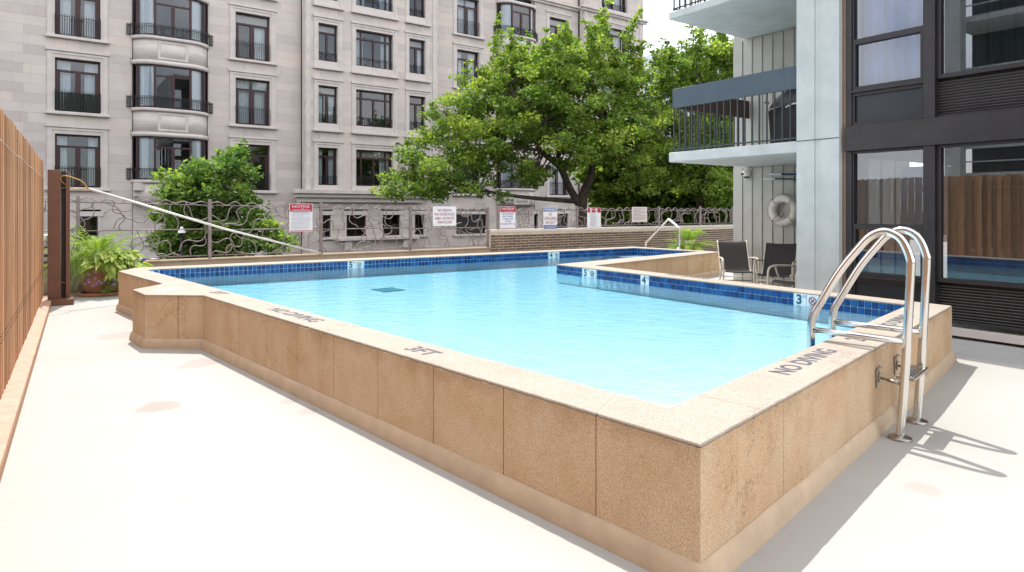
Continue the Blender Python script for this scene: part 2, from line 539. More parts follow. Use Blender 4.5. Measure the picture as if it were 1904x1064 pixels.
# water
m, nt, n, l, b = mat_new('pool_water')
n.remove(b)
g = n.new('ShaderNodeNewGeometry').outputs['Position']
h1 = noise(n, l, g, 5.0, 3, 0.5, (1.0, 1.35, 1))
h2 = noise(n, l, g, 17.0, 2, 0.5)
wa = n.new('ShaderNodeMath'); wa.operation = 'MULTIPLY_ADD'; wa.inputs[1].default_value = 0.35
l.new(h2, wa.inputs[0]); l.new(h1, wa.inputs[2])
bp = n.new('ShaderNodeBump'); bp.inputs['Strength'].default_value = 0.32; bp.inputs['Distance'].default_value = 0.03
l.new(wa.outputs[0], bp.inputs['Height'])
tr = n.new('ShaderNodeBsdfTransparent'); tr.inputs[0].default_value = (0.98, 0.99, 1.0, 1)
gl = n.new('ShaderNodeBsdfGlossy'); gl.inputs['Roughness'].default_value = 0.02
fr = n.new('ShaderNodeFresnel'); fr.inputs['IOR'].default_value = 1.33
l.new(bp.outputs[0], gl.inputs['Normal']); l.new(bp.outputs[0], fr.inputs['Normal'])
mxs = n.new('ShaderNodeMixShader')
l.new(fr.outputs[0], mxs.inputs[0]); l.new(tr.outputs[0], mxs.inputs[1]); l.new(gl.outputs[0], mxs.inputs[2])
l.new(mxs.outputs[0], n['Material Output'].inputs['Surface'])
va = n.new('ShaderNodeVolumeAbsorption'); va.inputs['Color'].default_value = (0.0, 0.84, 0.98, 1); va.inputs['Density'].default_value = 0.62
l.new(va.outputs[0], n['Material Output'].inputs['Volume'])
M['water'] = m

# painted deck with worn pinkish patches
m, nt, n, l, b = mat_new('cream_deck_coating')
g = n.new('ShaderNodeNewGeometry').outputs['Position']
f = noise(n, l, g, 0.8, 6, 0.6)
c = ramp(n, l, f, [(0.3, (0.385, 0.372, 0.343)), (0.7, (0.425, 0.412, 0.383))])
f2 = noise(n, l, g, 2.4, 5, 0.65)
c = mixc(n, l, ramp(n, l, f2, [(0.62, 0.0), (0.72, 0.35)]), c, (0.34, 0.30, 0.27))
wob = noise(n, l, g, 3.5, 4, 0.6)
for (px, py, rx, ry, amt) in ((292, 758, 0.30, 0.16, 0.8), (372, 676, 0.42, 0.2, 0.55), (540, 745, 0.14, 0.1, 0.4), (215, 625, 0.45, 0.25, 0.5), (1720, 910, 0.2, 0.1, 0.45), (570, 765, 0.15, 0.1, 0.35)):
    p = at(px, py, 0)
    mp = n.new('ShaderNodeVectorMath'); mp.operation = 'SUBTRACT'; mp.inputs[1].default_value = p
    l.new(g, mp.inputs[0])
    sc = n.new('ShaderNodeVectorMath'); sc.operation = 'MULTIPLY'; sc.inputs[1].default_value = (1 / rx, 1 / ry / 2.2, 0)
    l.new(mp.outputs[0], sc.inputs[0])
    ln = n.new('ShaderNodeVectorMath'); ln.operation = 'LENGTH'; l.new(sc.outputs[0], ln.inputs[0])
    ad = n.new('ShaderNodeMath'); ad.operation = 'ADD'; l.new(ln.outputs['Value'], ad.inputs[0]); l.new(wob, ad.inputs[1])
    c = mixc(n, l, ramp(n, l, ad.outputs[0], [(0.0, amt), (0.9, amt * 0.8), (1.0, 0.0)]), c, (0.30, 0.25, 0.215))
f3 = noise(n, l, g, 120, 2)
c = mixc(n, l, ramp(n, l, f3, [(0.70, 0.0), (0.78, 0.3)]), c, (0.3, 0.27, 0.24))
l.new(c, b.inputs['Base Color']); b.inputs['Roughness'].default_value = 0.75
bump(n, l, b, noise(n, l, g, 90, 3), 0.08, 0.004)
M['deck'] = m

# ------------------------------------------------------------------ lettering
def text_mesh(s, size, mat, bold=0.0, align='CENTER', extr=0.0):
    cu = bpy.data.curves.new('lettering', 'FONT')
    cu.body = s; cu.size = size; cu.align_x = align; cu.align_y = 'CENTER'
    cu.offset = bold; cu.extrude = extr; cu.resolution_u = 3
    o = bpy.data.objects.new('lettering', cu)
    COL.objects.link(o)
    dg = bpy.context.evaluated_depsgraph_get()
    me = bpy.data.meshes.new_from_object(o.evaluated_get(dg))
    bpy.data.objects.remove(o); bpy.data.curves.remove(cu)
    me.materials.clear(); me.materials.append(mat)
    return me

# ================================================================== SETTING
# street far below the deck, out to the horizon
mb = MB(); mb.face([(-900, -900, -2.2), (900, -900, -2.2), (900, 1500, -2.2), (-900, 1500, -2.2)])
tag(mb.build('ground', M['asphalt']), kind='structure')

# deck: one sheet, a touch higher towards the building on the right
def deck_z(x, y):
    s = (x * 0.814 + y * 0.581) - 5.6
    return max(0.0, min(1.0, (s - 0.3) / 2.6)) * 0.085
FD = Vector((0.8245, 0.566, 0)); FP = Vector((-8.1, 12.6, 0))      # boundary fence line
FN = Vector((0.566, -0.8245, 0))                                   # towards the pool
mb = MB()
nx = ny = 70
xs = np.linspace(-16, 20, nx); ys = np.linspace(-16, 34, ny)
idx = {}
for j in range(ny):
    for i in range(nx):
        x, y = xs[i], ys[j]
        tt = (y - FP.y - 0.05) * FD.x - (x - FP.x) * FD.y
        if tt > 0:                                                 # clip at the fence line
            x -= tt * -FD.y * 1.0; y -= tt * FD.x
        idx[i, j] = len(mb.v); mb.v.append((x, y, deck_z(x, y)))
for j in range(ny - 1):
    for i in range(nx - 1):
        a = [idx[i, j], idx[i + 1, j], idx[i + 1, j + 1], idx[i, j + 1]]
        p = [Vector(mb.v[q]) for q in a]
        if ((p[1] - p[0]).cross(p[2] - p[0])).length + ((p[2] - p[0]).cross(p[3] - p[0])).length > 1e-4:
            mb.f.append(tuple(a)); mb.s.append(True)
tag(mb.build('pool_deck', M['deck']), kind='structure')
# front of the raised deck, towards the street
mb = MB()
a0 = FP + FD * -12; a1 = FP + FD * 40
mb.face([a0 + FN * -0.0 + Vector((0, 0, -2.2)), a1 + Vector((0, 0, -2.2)), a1 + Vector((0, 0, -0.01)), a0 + Vector((0, 0, -0.01))])
tag(mb.build('deck_retaining_wall', M['pavement']), kind='structure')

# ================================================================== POOL
HP, HW = 0.615, 0.463
C1, C2 = at(1303, 826, HP), at(1770, 568.6, HP)
O5b, O5a, O4 = at(1105, 493.6, HP), at(1145, 489.4, HP), at(1339, 468.4, HP)
N1, N2, N3, N4, N5 = at(378.5, 549, HP), at(270, 548, HP), at(246.5, 538.4, HP), at(303.2, 527.4, HP), at(220.3, 504.5, HP)
O2 = at(252.5, 497.8, HP)
W7, W6, W5 = at(1246, 756.5, HP), at(1690, 566.2, HP), at(1034.7, 491.5, HP)
W4, W3, W2, W1 = at(1302.5, 467.3, HP), at(1180.7, 460.7, HP), at(296.5, 500, HP), at(272.8, 502, HP)
O3 = W3 + Vector((0.07, 0.53, 0))
def on_near(px):                      # point of the near inner edge at a survey column
    d = (W1 - W7); t = on_line(px, W7, d); return W7 + d * t
Q1, Q4 = on_near(412), on_near(338)
PC = Vector((-0.8, 9.0, 0))
pool = empty('swimming_pool', PC, 0, 'raised swimming pool of tan aggregate panels with blue tiled waterline', 'swimming pool')
ROOT = Matrix.Translation(-PC)
def lp(p): return Vector(p) - PC
outer = [C1, C2, O5b, O5a, O4, O3, O2, N5, N4, N3, N2, N1]
inner = [W7, W6, W5, W4, W3, W2, W1]

def inset(poly, d):
    out = []
    n_ = len(poly)
    for i in range(n_):
        a, b_, c_ = poly[i - 1], poly[i], poly[(i + 1) % n_]
        e1 = (b_ - a); e1.z = 0; e1.normalize(); e2 = (c_ - b_); e2.z = 0; e2.normalize()
        n1 = Vector((-e1.y, e1.x, 0)); n2 = Vector((-e2.y, e2.x, 0))
        bis = (n1 + n2); q = bis.dot(n1)
        out.append(b_ + bis * (d / max(q, 0.35)))
    return out

# core of the wall (mortar), walls of the basin
core = inset(outer, 0.010)
mb = MB()
for i in range(len(core)):
    a, c = lp(core[i]), lp(core[(i + 1) % len(core)])
    mb.face([(a.x, a.y, -0.05), (c.x, c.y, -0.05), (c.x, c.y, 0.58), (a.x, a.y, 0.58)])
mb.build('wall_core', M['joint'], pool)

# wall panels with recessed joints
def wall_run(a, b_, cols, gap=0.007, mat=None):
    """panels from a to b_ (outer top corners, going counter-clockwise), split at survey columns"""
    d = b_ - a; L = d.length; u = d / L
    nrm = Vector((u.y, -u.x, 0))
    ts = sorted(min(max(on_line(c, a, u), 0.05), L - 0.05) for c in cols)
    ts = [0.0] + ts + [L]
    for i in range(len(ts) - 1):
        t0 = ts[i] + (gap / 2 if i else 0.0005); t1 = ts[i + 1] - (gap / 2 if i < len(ts) - 2 else 0.0005)
        q = MB()
        off = random.uniform(-0.0015, 0.0015)
        p = [lp(a + u * t0 + nrm * off), lp(a + u * t1 + nrm * off), lp(a + u * t1 - nrm * 0.03), lp(a + u * t0 - nrm * 0.03)]
        q.prism([(v.x, v.y) for v in p], -0.02, 0.5965)
        q.build('wall_panel', mat or M['wall_agg'], pool, bevel=0.002, bseg=1)
wall_run(C1, C2, [1371, 1457, 1560, 1650], 0.002)
wall_run(C2, O5b, [1690, 1600, 1500, 1400, 1300, 1200])
wall_run(O5b, O5a, [])
wall_run(O5a, O4, [1192, 1221, 1248, 1278, 1308])
wall_run(O4, O3, [1300, 1270])
wall_run(O3, O2, [1100, 1000, 900, 800, 700, 600, 500, 400])
wall_run(O2, N5, [])
wall_run(N5, N4, [234.7, 255.8, 280])
wall_run(N4, N3, [])
wall_run(N3, N2, [251.6])
wall_run(N2, N1, [331])
wall_run(N1, C1, [403.6, 445, 494.7, 552.5, 620.2, 702.4, 806, 935.6, 1107.8])

# rendered cove along the foot
mb = MB()
prof = [(0.0, 0.112), (0.010, 0.106), (0.020, 0.090), (0.027, 0.066), (0.031, 0.035), (0.036, 0.008), (0.038, -0.03)]
rings = []
for (o, z) in prof:
    rings.append([(lp(p).x, lp(p).y, z) for p in inset(outer, -o - 0.0008)])
for k in range(len(prof) - 1):
    for i in range(len(outer)):
        j = (i + 1) % len(outer)
        steps = 40
        for s in range(steps):
            f0, f1 = s / steps, (s + 1) / steps
            def P(r, f): 
                a = Vector(r[i]); c = Vector(r[j]); return a.lerp(c, f)
            def zz(p, ring):
                w = p + PC
                q = deck_z(w.x, w.y)
                wv = 0.5 * (0.006 * math.sin(w.x * 7.1 + w.y * 5.3) + 0.004 * math.sin(w.x * 19 - w.y * 23)) if ring < 3 else 0
                return (p.x, p.y, p.z + q + wv)
            mb.face([zz(P(rings[k + 1], f0), k + 1), zz(P(rings[k + 1], f1), k + 1), zz(P(rings[k], f1), k), zz(P(rings[k], f0), k)], True)
mb.build('base_cove', M['cove'], pool, weld=True)

# coping stones
def coping(poly):
    q = MB()
    pp = []
    for i in range(len(poly)):
        a, c = poly[i], poly[(i + 1) % len(poly)]
        pp.append(lp(a))
        if i == 0 and (c - a).length > 0.4:           # the outer arris is worn and slightly chipped
            n_ = int((c - a).length / 0.035)
            e_ = (c - a).normalized(); nn_ = Vector((e_.y, -e_.x, 0))
            for k in range(1, n_):
                pp.append(lp(a + (c - a) * k / n_ - nn_ * abs(random.gauss(0, 0.0022))))
    q.prism([(p.x, p.y) for p in pp], 0.597, HP)
    return q.build('coping_stone', M['coping'], pool, bevel=0.007, bseg=2)
def lerp(a, b_, f): return a + (b_ - a) * f
def split_run(o0, o1, i0, i1, fr):
    fr = [0.0] + list(fr) + [1.0]
    for a, c in zip(fr[:-1], fr[1:]):
        g0 = 0.0012; L = (o1 - o0).length
        a2 = a + (g0 / L); c2 = c - (g0 / L)
        coping([lerp(o0, o1, a2), lerp(o0, o1, c2), lerp(i0, i1, c2), lerp(i0, i1, a2)])
fC = 0.088
near_o = lerp(C1, N1, fC); near_i = lerp(W7, Q1, 0.05)
right_o = lerp(C1, C2, 0.12); right_i = lerp(W7, W6, 0.06)
coping([C1, right_o, right_i, W7, near_i, near_o])
split_run(right_o, C2, right_i, W6, [0.5])
split_run(C2, O5b, W6, W5, [0.33, 0.66])
coping([O5b, O5a, W5])
split_run(O5a, O4, W5, W4, [0.5])
split_run(O4, O3, W4, W3, [])
split_run(O3, O2, W3, W2, [0.2, 0.4, 0.6, 0.8])
coping([O2, N5, W1, W2])
split_run(N5, N4, W1, Q4, [])
coping([N4, N3, N2, N1, Q1, Q4])
split_run(N1, near_o, Q1, near_i, [0.25, 0.5, 0.75])
# mortar bed under the coping joints
mb = MB()
oc, ic = inset(outer, 0.006), inset(inner, -0.004)
tri = geometry.tessellate_polygon([[p for p in oc], [p for p in ic]])
allp = oc + ic
for t in tri:
    mb.face([(lp(allp[i]).x, lp(allp[i]).y, HP - 0.003) for i in t])
mb.build('mortar_bed', M['mortar'], pool)

# basin
ZF = 0.285
ibas = inset(inner, -0.012)
mb = MB()
for i in range(len(ibas)):
    a, c = lp(ibas[i]), lp(ibas[(i + 1) % len(ibas)])
    mb.face([(a.x, a.y, 0.43), (c.x, c.y, 0.43), (c.x, c.y, ZF), (a.x, a.y, ZF)])
tri = geometry.tessellate_polygon([[Vector((p.x, p.y, 0)) for p in ibas]])
for t in tri:
    mb.face([(lp(ibas[i]).x, lp(ibas[i]).y, ZF) for i in t])
mb.build('basin', M['plaster'], pool)
mb = MB()
for i in range(len(ibas)):
    a, c = lp(ibas[i]), lp(ibas[(i + 1) % len(ibas)])
    mb.face([(a.x, a.y, 0.597), (c.x, c.y, 0.597), (c.x, c.y, 0.43), (a.x, a.y, 0.43)])
mb.build('tile_grout', M['grout'], pool)
# steps in the far arm
for k in range(3):
    mb = MB()
    a = lerp(W3, W2, 0.0); d1 = (W3 - W4).normalized(); d2 = (W2 - W3).normalized()
    s0 = 0.02; s1 = 1.5 - 0.42 * k
    p = [W3 + d2 * s0, W3 + d2 * s1, W4 + d2 * (s1 + 0.0), W4 + d2 * s0]
    mb.prism([(lp(v).x, lp(v).y) for v in reversed(p)], ZF + 0.001 + k * 0.05, ZF + 0.045 + k * 0.045)
    mb.build('pool_step', M['plaster'], pool, bevel=0.008)
# drain grate
dp = at(722, 540, ZF)
mb = MB()
md = Matrix.Translation(lp(dp)) @ Matrix.Rotation(R(40), 4, 'Z')
for k in range(9):
    mb.box(-0.18 + k * 0.041, -0.18 + k * 0.041 + 0.032, -0.18, 0.18, 0.004, 0.016, md)
mb.box(-0.2, 0.2, -0.2, -0.181, 0.003, 0.018, md); mb.box(-0.2, 0.2, 0.181, 0.2, 0.003, 0.018, md)
mb.build('drain_grate', M['drain'], pool)

# waterline tiles
PITCH = 0.076
ZTILE = 0.596
ZR = [ZTILE - PITCH / 2, ZTILE - PITCH * 1.5]
tm = MB(); hs = 0.0338
tm.box(-hs, hs, 0.0, 0.012, -hs, hs)
tile_me = tm.mesh('tile', M['tile'], bevel=0.003, bseg=1)
mass = MB()
n_tiles = 0
def tile_row(a, b_, skip=(), indiv=True, cap=None):
    """a -> b_ with the pool on the left-hand side (counter-clockwise inner polygon)"""
    global n_tiles
    d = b_ - a; L = d.length; u = d / L
    inn = Vector((-u.y, u.x, 0))
    ang = math.atan2(-u.y, -u.x)
    nn = int(L / PITCH)
    pit = L / nn
    for i in range(nn):
        t = (i + 0.5) * pit
        if any(s0 <= t <= s1 for (s0, s1) in skip):
            continue
        for z in ZR:
            p = a + u * t + inn * 0.0
            if indiv and n_tiles < 300 and (cap is None or i < cap[1] and i >= cap[0]):
                link('tile', tile_me, pool, (lp(p).x, lp(p).y, z), (0, 0, ang))
                n_tiles += 1
            else:
                mm = Matrix.Translation((lp(p).x, lp(p).y, z)) @ Matrix.Rotation(ang, 4, 'Z')
                mass.box(-hs, hs, 0.0, 0.010, -hs, hs, mm)
def marker_spans(a, b_, cols):
    d = b_ - a; u = d / d.length
    return [tuple(sorted((on_line(c0, a, u), on_line(c1, a, u)))) for c0, c1 in cols]
near_mk = [(1477, 1523)]
side_mk = [(1084, 1108), (1191, 1207)]
far_mk = [(646, 675), (1020.5, 1040)]
tile_row(W6, W5, marker_spans(W6, W5, near_mk + side_mk))
far_sp = marker_spans(W3, W2, far_mk)
Lf = (W2 - W3).length
nfar = int(Lf / PITCH)
tile_row(W3, W2, far_sp, True, (nfar - 70, nfar))
tile_row(W4, W3, [], False)
tile_row(W5, W4, [], False)
tile_row(W2, W1, [], False)
tile_row(W1, W7, [], False)
tile_row(W7, W6, [], False)
tag(mass.build('tile_field', M['tile_mass'], pool), kind='stuff')

def depth_marker(a, b_, c0, c1, num, unit, nodive):
    d = b_ - a; u = d / d.length
    inn = Vector((-u.y, u.x, 0))
    t0, t1 = sorted((on_line(c0, a, u), on_line(c1, a, u)))
    ang = math.atan2(-u.y, -u.x)
    mid = lp(a + u * ((t0 + t1) / 2) + inn * 0.001)
    w = (t1 - t0)
    mb = MB()
    half = w / 2
    n_ = 2 if nodive else 1
    for k in range(n_):
        x0 = -half + k * w / n_ + 0.002; x1 = -half + (k + 1) * w / n_ - 0.002
        mb.box(x0, x1, -0.003, 0.012, -0.0745, 0.0745)
    o = mb.build('depth_marker', M['white_tile'], pool, bevel=0.002, bseg=1)
    o.location = (mid.x, mid.y, ZTILE - PITCH)
    o.rotation_euler = (0, 0, ang)
    cxn = -half + w / n_ * 0.42
    fs = 0.155
    tx = link('numeral', text_mesh(num, fs, M['print_navy'], 0.006), o, (cxn, -0.0045, 0.002), (R(90), 0, 0))
    link('lettering', text_mesh(unit, 0.05, M['print_navy']), o, (cxn + 0.072, -0.0045, 0.040), (R(90), 0, 0))
    if nodive:
        cx2 = half - w / 4
        mb = MB()
        mb.tube([(cx2 + 0.042 * math.cos(q), -0.006, 0.008 + 0.042 * math.sin(q)) for q in np.linspace(0, 2 * math.pi, 21)[:-1]], 0.005, 5, True)
        mb.tube([(cx2 - 0.03, -0.006, 0.038), (cx2 + 0.03, -0.006, -0.022)], 0.004, 5)
        mb.tube([(cx2 + 0.022, -0.005, 0.026), (cx2 - 0.004, -0.005, 0.002), (cx2 - 0.02, -0.005, -0.014)], 0.006, 5)
        mb.box(cx2 - 0.04, cx2 + 0.04, -0.0055, -0.0035, -0.052, -0.046)
        mb.build('no_diving_symbol', M['print_navy'] if num != '3' else M['print_red'], o)
depth_marker(W6, W5, 1477, 1523, '3', 'FT', True)
depth_marker(W6, W5, 1084, 1108, '5', 'FT', True)
depth_marker(W6, W5, 1191, 1207, '4', 'IN', False)
depth_marker(W3, W2, 646, 675, '5', 'FT', True)
depth_marker(W3, W2, 1020.5, 1040, '4', 'FT', True)

def coping_text(s, px, py, dirv, size, mat=None):
    p = lp(at(px, py, HP))
    ang = math.atan2(dirv.y, dirv.x)
    link('lettering', text_mesh(s, size, mat or M['print_grey'], 0.004), pool, (p.x, p.y, HP + 0.0015), (0, 0, ang))
dn = (C1 - N1); dr = (C2 - C1)
coping_text('5FT', 406, 545, dn, 0.19)
coping_text('NO DIVING', 546, 585.5, dn, 0.19)
coping_text('3FT', 784, 653, dn, 0.19)
coping_text('NO DIVING', 1500, 671, dr, 0.175)
coping_text('2FT', 1600, 628, dr, 0.19)
coping_text('NO DIVING', 1668, 597, dr, 0.16)
coping_text('NO DIVING', 1277, 514.5, -(O5b - C2), 0.15)
# white skimmer lid on the block's top
sp = lp(at(314, 537.5, HP))
mb = MB()
mb.lathe([(0.0, 0.008), (0.125, 0.008), (0.137, 0.005), (0.14, 0.0)], 28, (sp.x, sp.y, HP + 0.0005))
mb.build('skimmer_lid', M['white'], pool)

# water body: surface, sides and underside sunk a little into the walls and floor of the basin
wi = inset(inner, -0.006)
tri = geometry.tessellate_polygon([[Vector((p.x, p.y, 0)) for p in wi]])
mb = MB()
ZB = ZF - 0.10
for t in tri:
    mb.face([(wi[i].x, wi[i].y, HW) for i in t])
    mb.face([(wi[i].x, wi[i].y, ZB) for i in reversed(t)])
for i in range(len(wi)):
    a, c = wi[i], wi[(i + 1) % len(wi)]
    mb.face([(a.x, a.y, ZB), (c.x, c.y, ZB), (c.x, c.y, HW), (a.x, a.y, HW)])
tag(mb.build('pool_water', M['water'], weld=True, bevel=0.0), kind='structure')

# ================================================================== POOL LADDER
LU = (C2 - C1).normalized(); LI = Vector((-LU.y, LU.x, 0))
lb = at(1673, 808, 0.03); lb.z = 0
ladder = empty('pool_ladder', (lb.x, lb.y, deck_z(lb.x, lb.y)), math.atan2(LU.y, LU.x), 'stainless steel ladder arching over the near pool wall into the water', 'ladder')
def rail_pts(x):
    pts = [(0.0, 0.0), (-0.028, 0.40), (-0.055, 0.90), (-0.066, 1.18), (-0.06, 1.27), (-0.012, 1.385), (0.055, 1.435), (0.12, 1.437), (0.195, 1.395), (0.26, 1.32), (0.39, 1.14), (0.535, 0.875), (0.570, 0.81), (0.588, 0.745), (0.593, 0.68), (0.593, 0.55), (0.593, 0.29)]
    return catmull([Vector((x, s, z)) for s, z in pts], 8)
for x in (0.0, 0.49):
    q = MB(); q.tube(rail_pts(x), 0.0285, 16); q.build('rail', M['steel'], ladder)
    q = MB(); q.tube([(x, -0.045, 0.68), (x, 0.59, 0.685)], 0.0225, 12); q.build('crossbar', M['steel'], ladder)
    q = MB(); q.lathe([(0.0, 0.03), (0.034, 0.03), (0.044, 0.022), (0.07, 0.018), (0.076, 0.01), (0.076, 0.0)], 24, (x, 0, 0.0)); q.build('foot_flange', M['dull_steel'], ladder)
    q = MB(); q.tube([(x, -0.028, 0.385), (x, 0.14, 0.405)], 0.009, 8); q.tube([(x, -0.0, 0.387), (x, 0.075, 0.396)], 0.013, 8)
    br = q.build('brace', M['dull_steel'], ladder)
    q = MB()
    q.box(x - 0.019, x + 0.019, 0.133, 0.147, 0.33, 0.47); q.box(x - 0.034, x + 0.034, 0.131, 0.148, 0.425, 0.458); q.box(x - 0.012, x + 0.012, 0.12, 0.1325, 0.37, 0.44)
    q.tube([(x, 0.135, 0.465), (x, 0.125, 0.49), (x, 0.105, 0.475)], 0.008, 6)
    q.build('wall_plate', M['dull_steel'], br, bevel=0.003)
q = MB()
q.box(0.03, 0.46, -0.085, 0.03, 0.405, 0.432)
tr_ = q.build('tread', M['dull_steel'], ladder, bevel=0.006)
q = MB()
for k in range(7):
    q.box(0.045, 0.445, -0.078 + k * 0.015, -0.070 + k * 0.015, 0.4325, 0.438)
q.build('grip_strip', M['steel'], tr_)
q = MB()
q.tube([(-0.005, -0.03, 0.418), (0.495, -0.03, 0.418)], 0.012, 8)
q.build('tread_rod', M['dull_steel'], tr_)

# handrail at the far steps
ha, hb = at(1200, 474, 0.40), at(1262, 462.5, HP)
hr = empty('handrail', (hb.x, hb.y, HP), math.atan2(ha.y - hb.y, ha.x - hb.x), 'bent steel handrail over the far corner of the pool', 'handrail')
Lh = (Vector((ha.x, ha.y, 0)) - Vector((hb.x, hb.y, 0))).length
q = MB()
q.tube(catmull([(0, 0, -0.02), (0, 0, 0.42), (0.03, 0, 0.54), (0.26, 0, 0.70), (0.31, 0, 0.715), (0.38, 0, 0.69), (Lh - 0.14, 0, 0.22), (Lh - 0.03, 0, 0.13), (Lh, 0, 0.02), (Lh, 0, -0.30)], 6), 0.030, 12)
q.build('rail', M['steel'], hr)
q = MB(); q.lathe([(0, 0.02), (0.05, 0.018), (0.065, 0.0)], 16); q.build('foot_flange', M['dull_steel'], hr)

# ================================================================== WOODEN FENCE (left)
WD = Vector((-0.557, 0.8305, 0)).normalized()
WP = Vector((-3.7, 4.6, 0))
t_far = 7.85
wf_len = 24.0
wp0 = WP + WD * (t_far - wf_len)
wfence = empty('wooden_fence', wp0, math.atan2(WD.y, WD.x), 'tall fence of upright cedar boards along the deck', 'fence')
# local x along, local y to the left (away from the deck)
t = 0.0; i = 0
while t < wf_len:
    w = random.choice((0.075, 0.085, 0.095, 0.08))
    y0 = 0.0 if i % 2 == 0 else 0.024
    y0 += random.uniform(-0.003, 0.003)
    top = 2.405 + random.uniform(-0.012, 0.012) if i % 2 == 0 else 2.395 + random.uniform(-0.02, 0.012)
    q = MB(); q.box(-w / 2, w / 2, y0, y0 + 0.019, 0.10, top)
    ob = q.build('board', M['board'], wfence, bevel=0.002, bseg=1)
    ob.location.x = t + w / 2
    ob.rotation_euler = (0, random.uniform(-0.0015, 0.0015), random.uniform(-0.02, 0.02))
    t += w + 0.006; i += 1
q = MB()
for z in (0.45, 1.25, 2.1):
    q.box(0, wf_len, 0.045, 0.085, z - 0.045, z + 0.045)
q.build('back_rail', M['board'], wfence)
q = MB(); q.box(0, wf_len, -0.125, 0.04, 0.0, 0.095); q.build('foot_ledge', M['ledge'], wfence, bevel=0.006)
q = MB(); q.box(0, wf_len, -0.128, -0.1255, 0.0, 0.07); q.build('ledge_trim', M['board'], wfence)
q = MB()
k = 0.07
while k < wf_len:
    for z in (0.55, 0.60):
        q.box(k - 0.004, k + 0.004, -0.006, 0.0, z - 0.004, z + 0.004)
    k += 0.132
q.build('nail_row', M['nail'], wfence)['kind'] = 'stuff'
q = MB(); q.tube([(x, -0.012, 2.12 + 0.01 * math.sin(x * 3.1)) for x in np.linspace(0, wf_len, 90)], 0.004, 5); q.build('wire', M['rope'], wfence)

# ================================================================== BROWN GATE POST
gp = at(111, 566, 0.0)
gpost = empty('gate_post', (gp.x, gp.y, 0), R(33), 'brown steel channel post standing at the end of the wooden fence', 'post')
q = MB(); q.box(-0.165, 0.015, -0.03, 0.02, 0.1, 2.26); q.build('front_plate', M['post_brown'], gpost, bevel=0.003, bseg=1)
q = MB(); q.box(0.0155, 0.0845, 0.08, 0.10, 0.1, 2.24); q.build('web', M['post_dark'], gpost)
q = MB(); q.box(0.085, 0.14, -0.03, 0.12, 0.1, 2.22); q.build('side_plate', M['post_brown'], gpost, bevel=0.003, bseg=1)
q = MB()
for z in (0.35, 1.95):
    q.box(0.0155, 0.0845, 0.0, 0.079, z, z + 0.02)
q.build('tie_plate', M['post_brown'], gpost)
q = MB(); q.box(-0.16, 0.20, -0.2, 0.12, 0.0, 0.10); q.build('base_block', M['post_brown'], gpost, bevel=0.004)
# low brick wall stub behind the post
bl = at(84, 532, 0.0)
bp_ = P3_early(78, 12.3)
bstub = empty('brick_pier', bp_, R(34), 'dark brick pier with pale cap behind the brown post', 'pier')
q = MB(); q.box(-0.55, 0.20, 0.006, 0.3, 0, 1.0); q.build('core', M['brick_mortar'], bstub)
bk = MB(); bk.box(0, 0.272, 0, 0.1, 0, 0.057)
brick_me = bk.mesh('brick', M['brick'], bevel=0.003, bseg=1)
for r_ in range(13):
    for c in range(4):
        x = -0.56 + c * 0.29 + (0.145 if r_ % 2 else 0)
        if x + 0.28 > 0.25: continue
        link('brick', brick_me, bstub, (x, 0, 0.01 + r_ * 0.0745))
q = MB(); q.box(-0.62, 0.26, -0.06, 0.36, 1.002, 1.11); q.build('cap', M['white'], bstub, bevel=0.01)

# ================================================================== BOUNDARY: curb, brick wall, metal fence
FA = math.atan2(FD.y, FD.x)
def ft(px, off=0.0):      # distance along the fence line at a survey column, on a line off metres nearer
    return on_line(px, FP + FN * off, FD)
def fY(px, off=0.0):
    return (FP + FN * off + FD * ft(px, off)).y
def fz(px, py, off=0.0): return zat(py, fY(px, off))
tB = ft(908)
curb = empty('parapet_curb', FP, FA, 'low tan rendered parapet carrying the metal fence', 'parapet')
q = MB(); q.box(-3.5, tB, -0.12, 0.16, -0.02, 0.525); q.build('curb_body', M['curb_agg'], curb, bevel=0.012)
q = MB(); q.box(-3.5, tB, -0.15, 0.18, 0.5265, 0.555); q.build('curb_cap', M['curb_agg'], curb, bevel=0.006)

bwall = empty('brick_wall', FP, FA, 'low dark brown brick wall with stone cap beside the pool', 'wall')
tE = 25.0
q = MB(); q.box(tB + 0.004, tE, -0.108, 0.14, 0, 0.955); q.build('wall_core', M['brick_mortar'], bwall)
q = MB()
t = tB
while t < tE:
    t2 = min(t + 1.5, tE)
    q = MB(); q.box(t + 0.003, t2 - 0.003, -0.155, 0.18, 0.957, 1.03); q.build('cap_stone', M['stone_trim'], bwall, bevel=0.006)
    t = t2
mass = MB(); nb = 0
courses = 13
for c in range(int((tE - tB) / 0.29) + 1):
    for r_ in range(courses - 1, -1, -1):
        x = tB + 0.005 + c * 0.29 + (0.145 if r_ % 2 else 0)
        z = 0.012 + r_ * 0.0735
        if x + 0.28 > tE or z + 0.062 > 0.955: continue
        yy = -0.12 + random.uniform(-0.002, 0.002)
        if nb < 300 and r_ >= 5:
            link('brick', brick_me, bwall, (x, yy, z)); nb += 1
        else:
            mass.box(x, x + 0.272, yy, yy + 0.05, z, z + 0.057)
for r_ in range(1, courses, 2):
    mass.box(tB + 0.005, tB + 0.145, -0.12, -0.07, 0.012 + r_ * 0.0735, 0.074 + r_ * 0.0735)
tag(mass.build('brick_field', M['brick_mass'], bwall), kind='stuff')

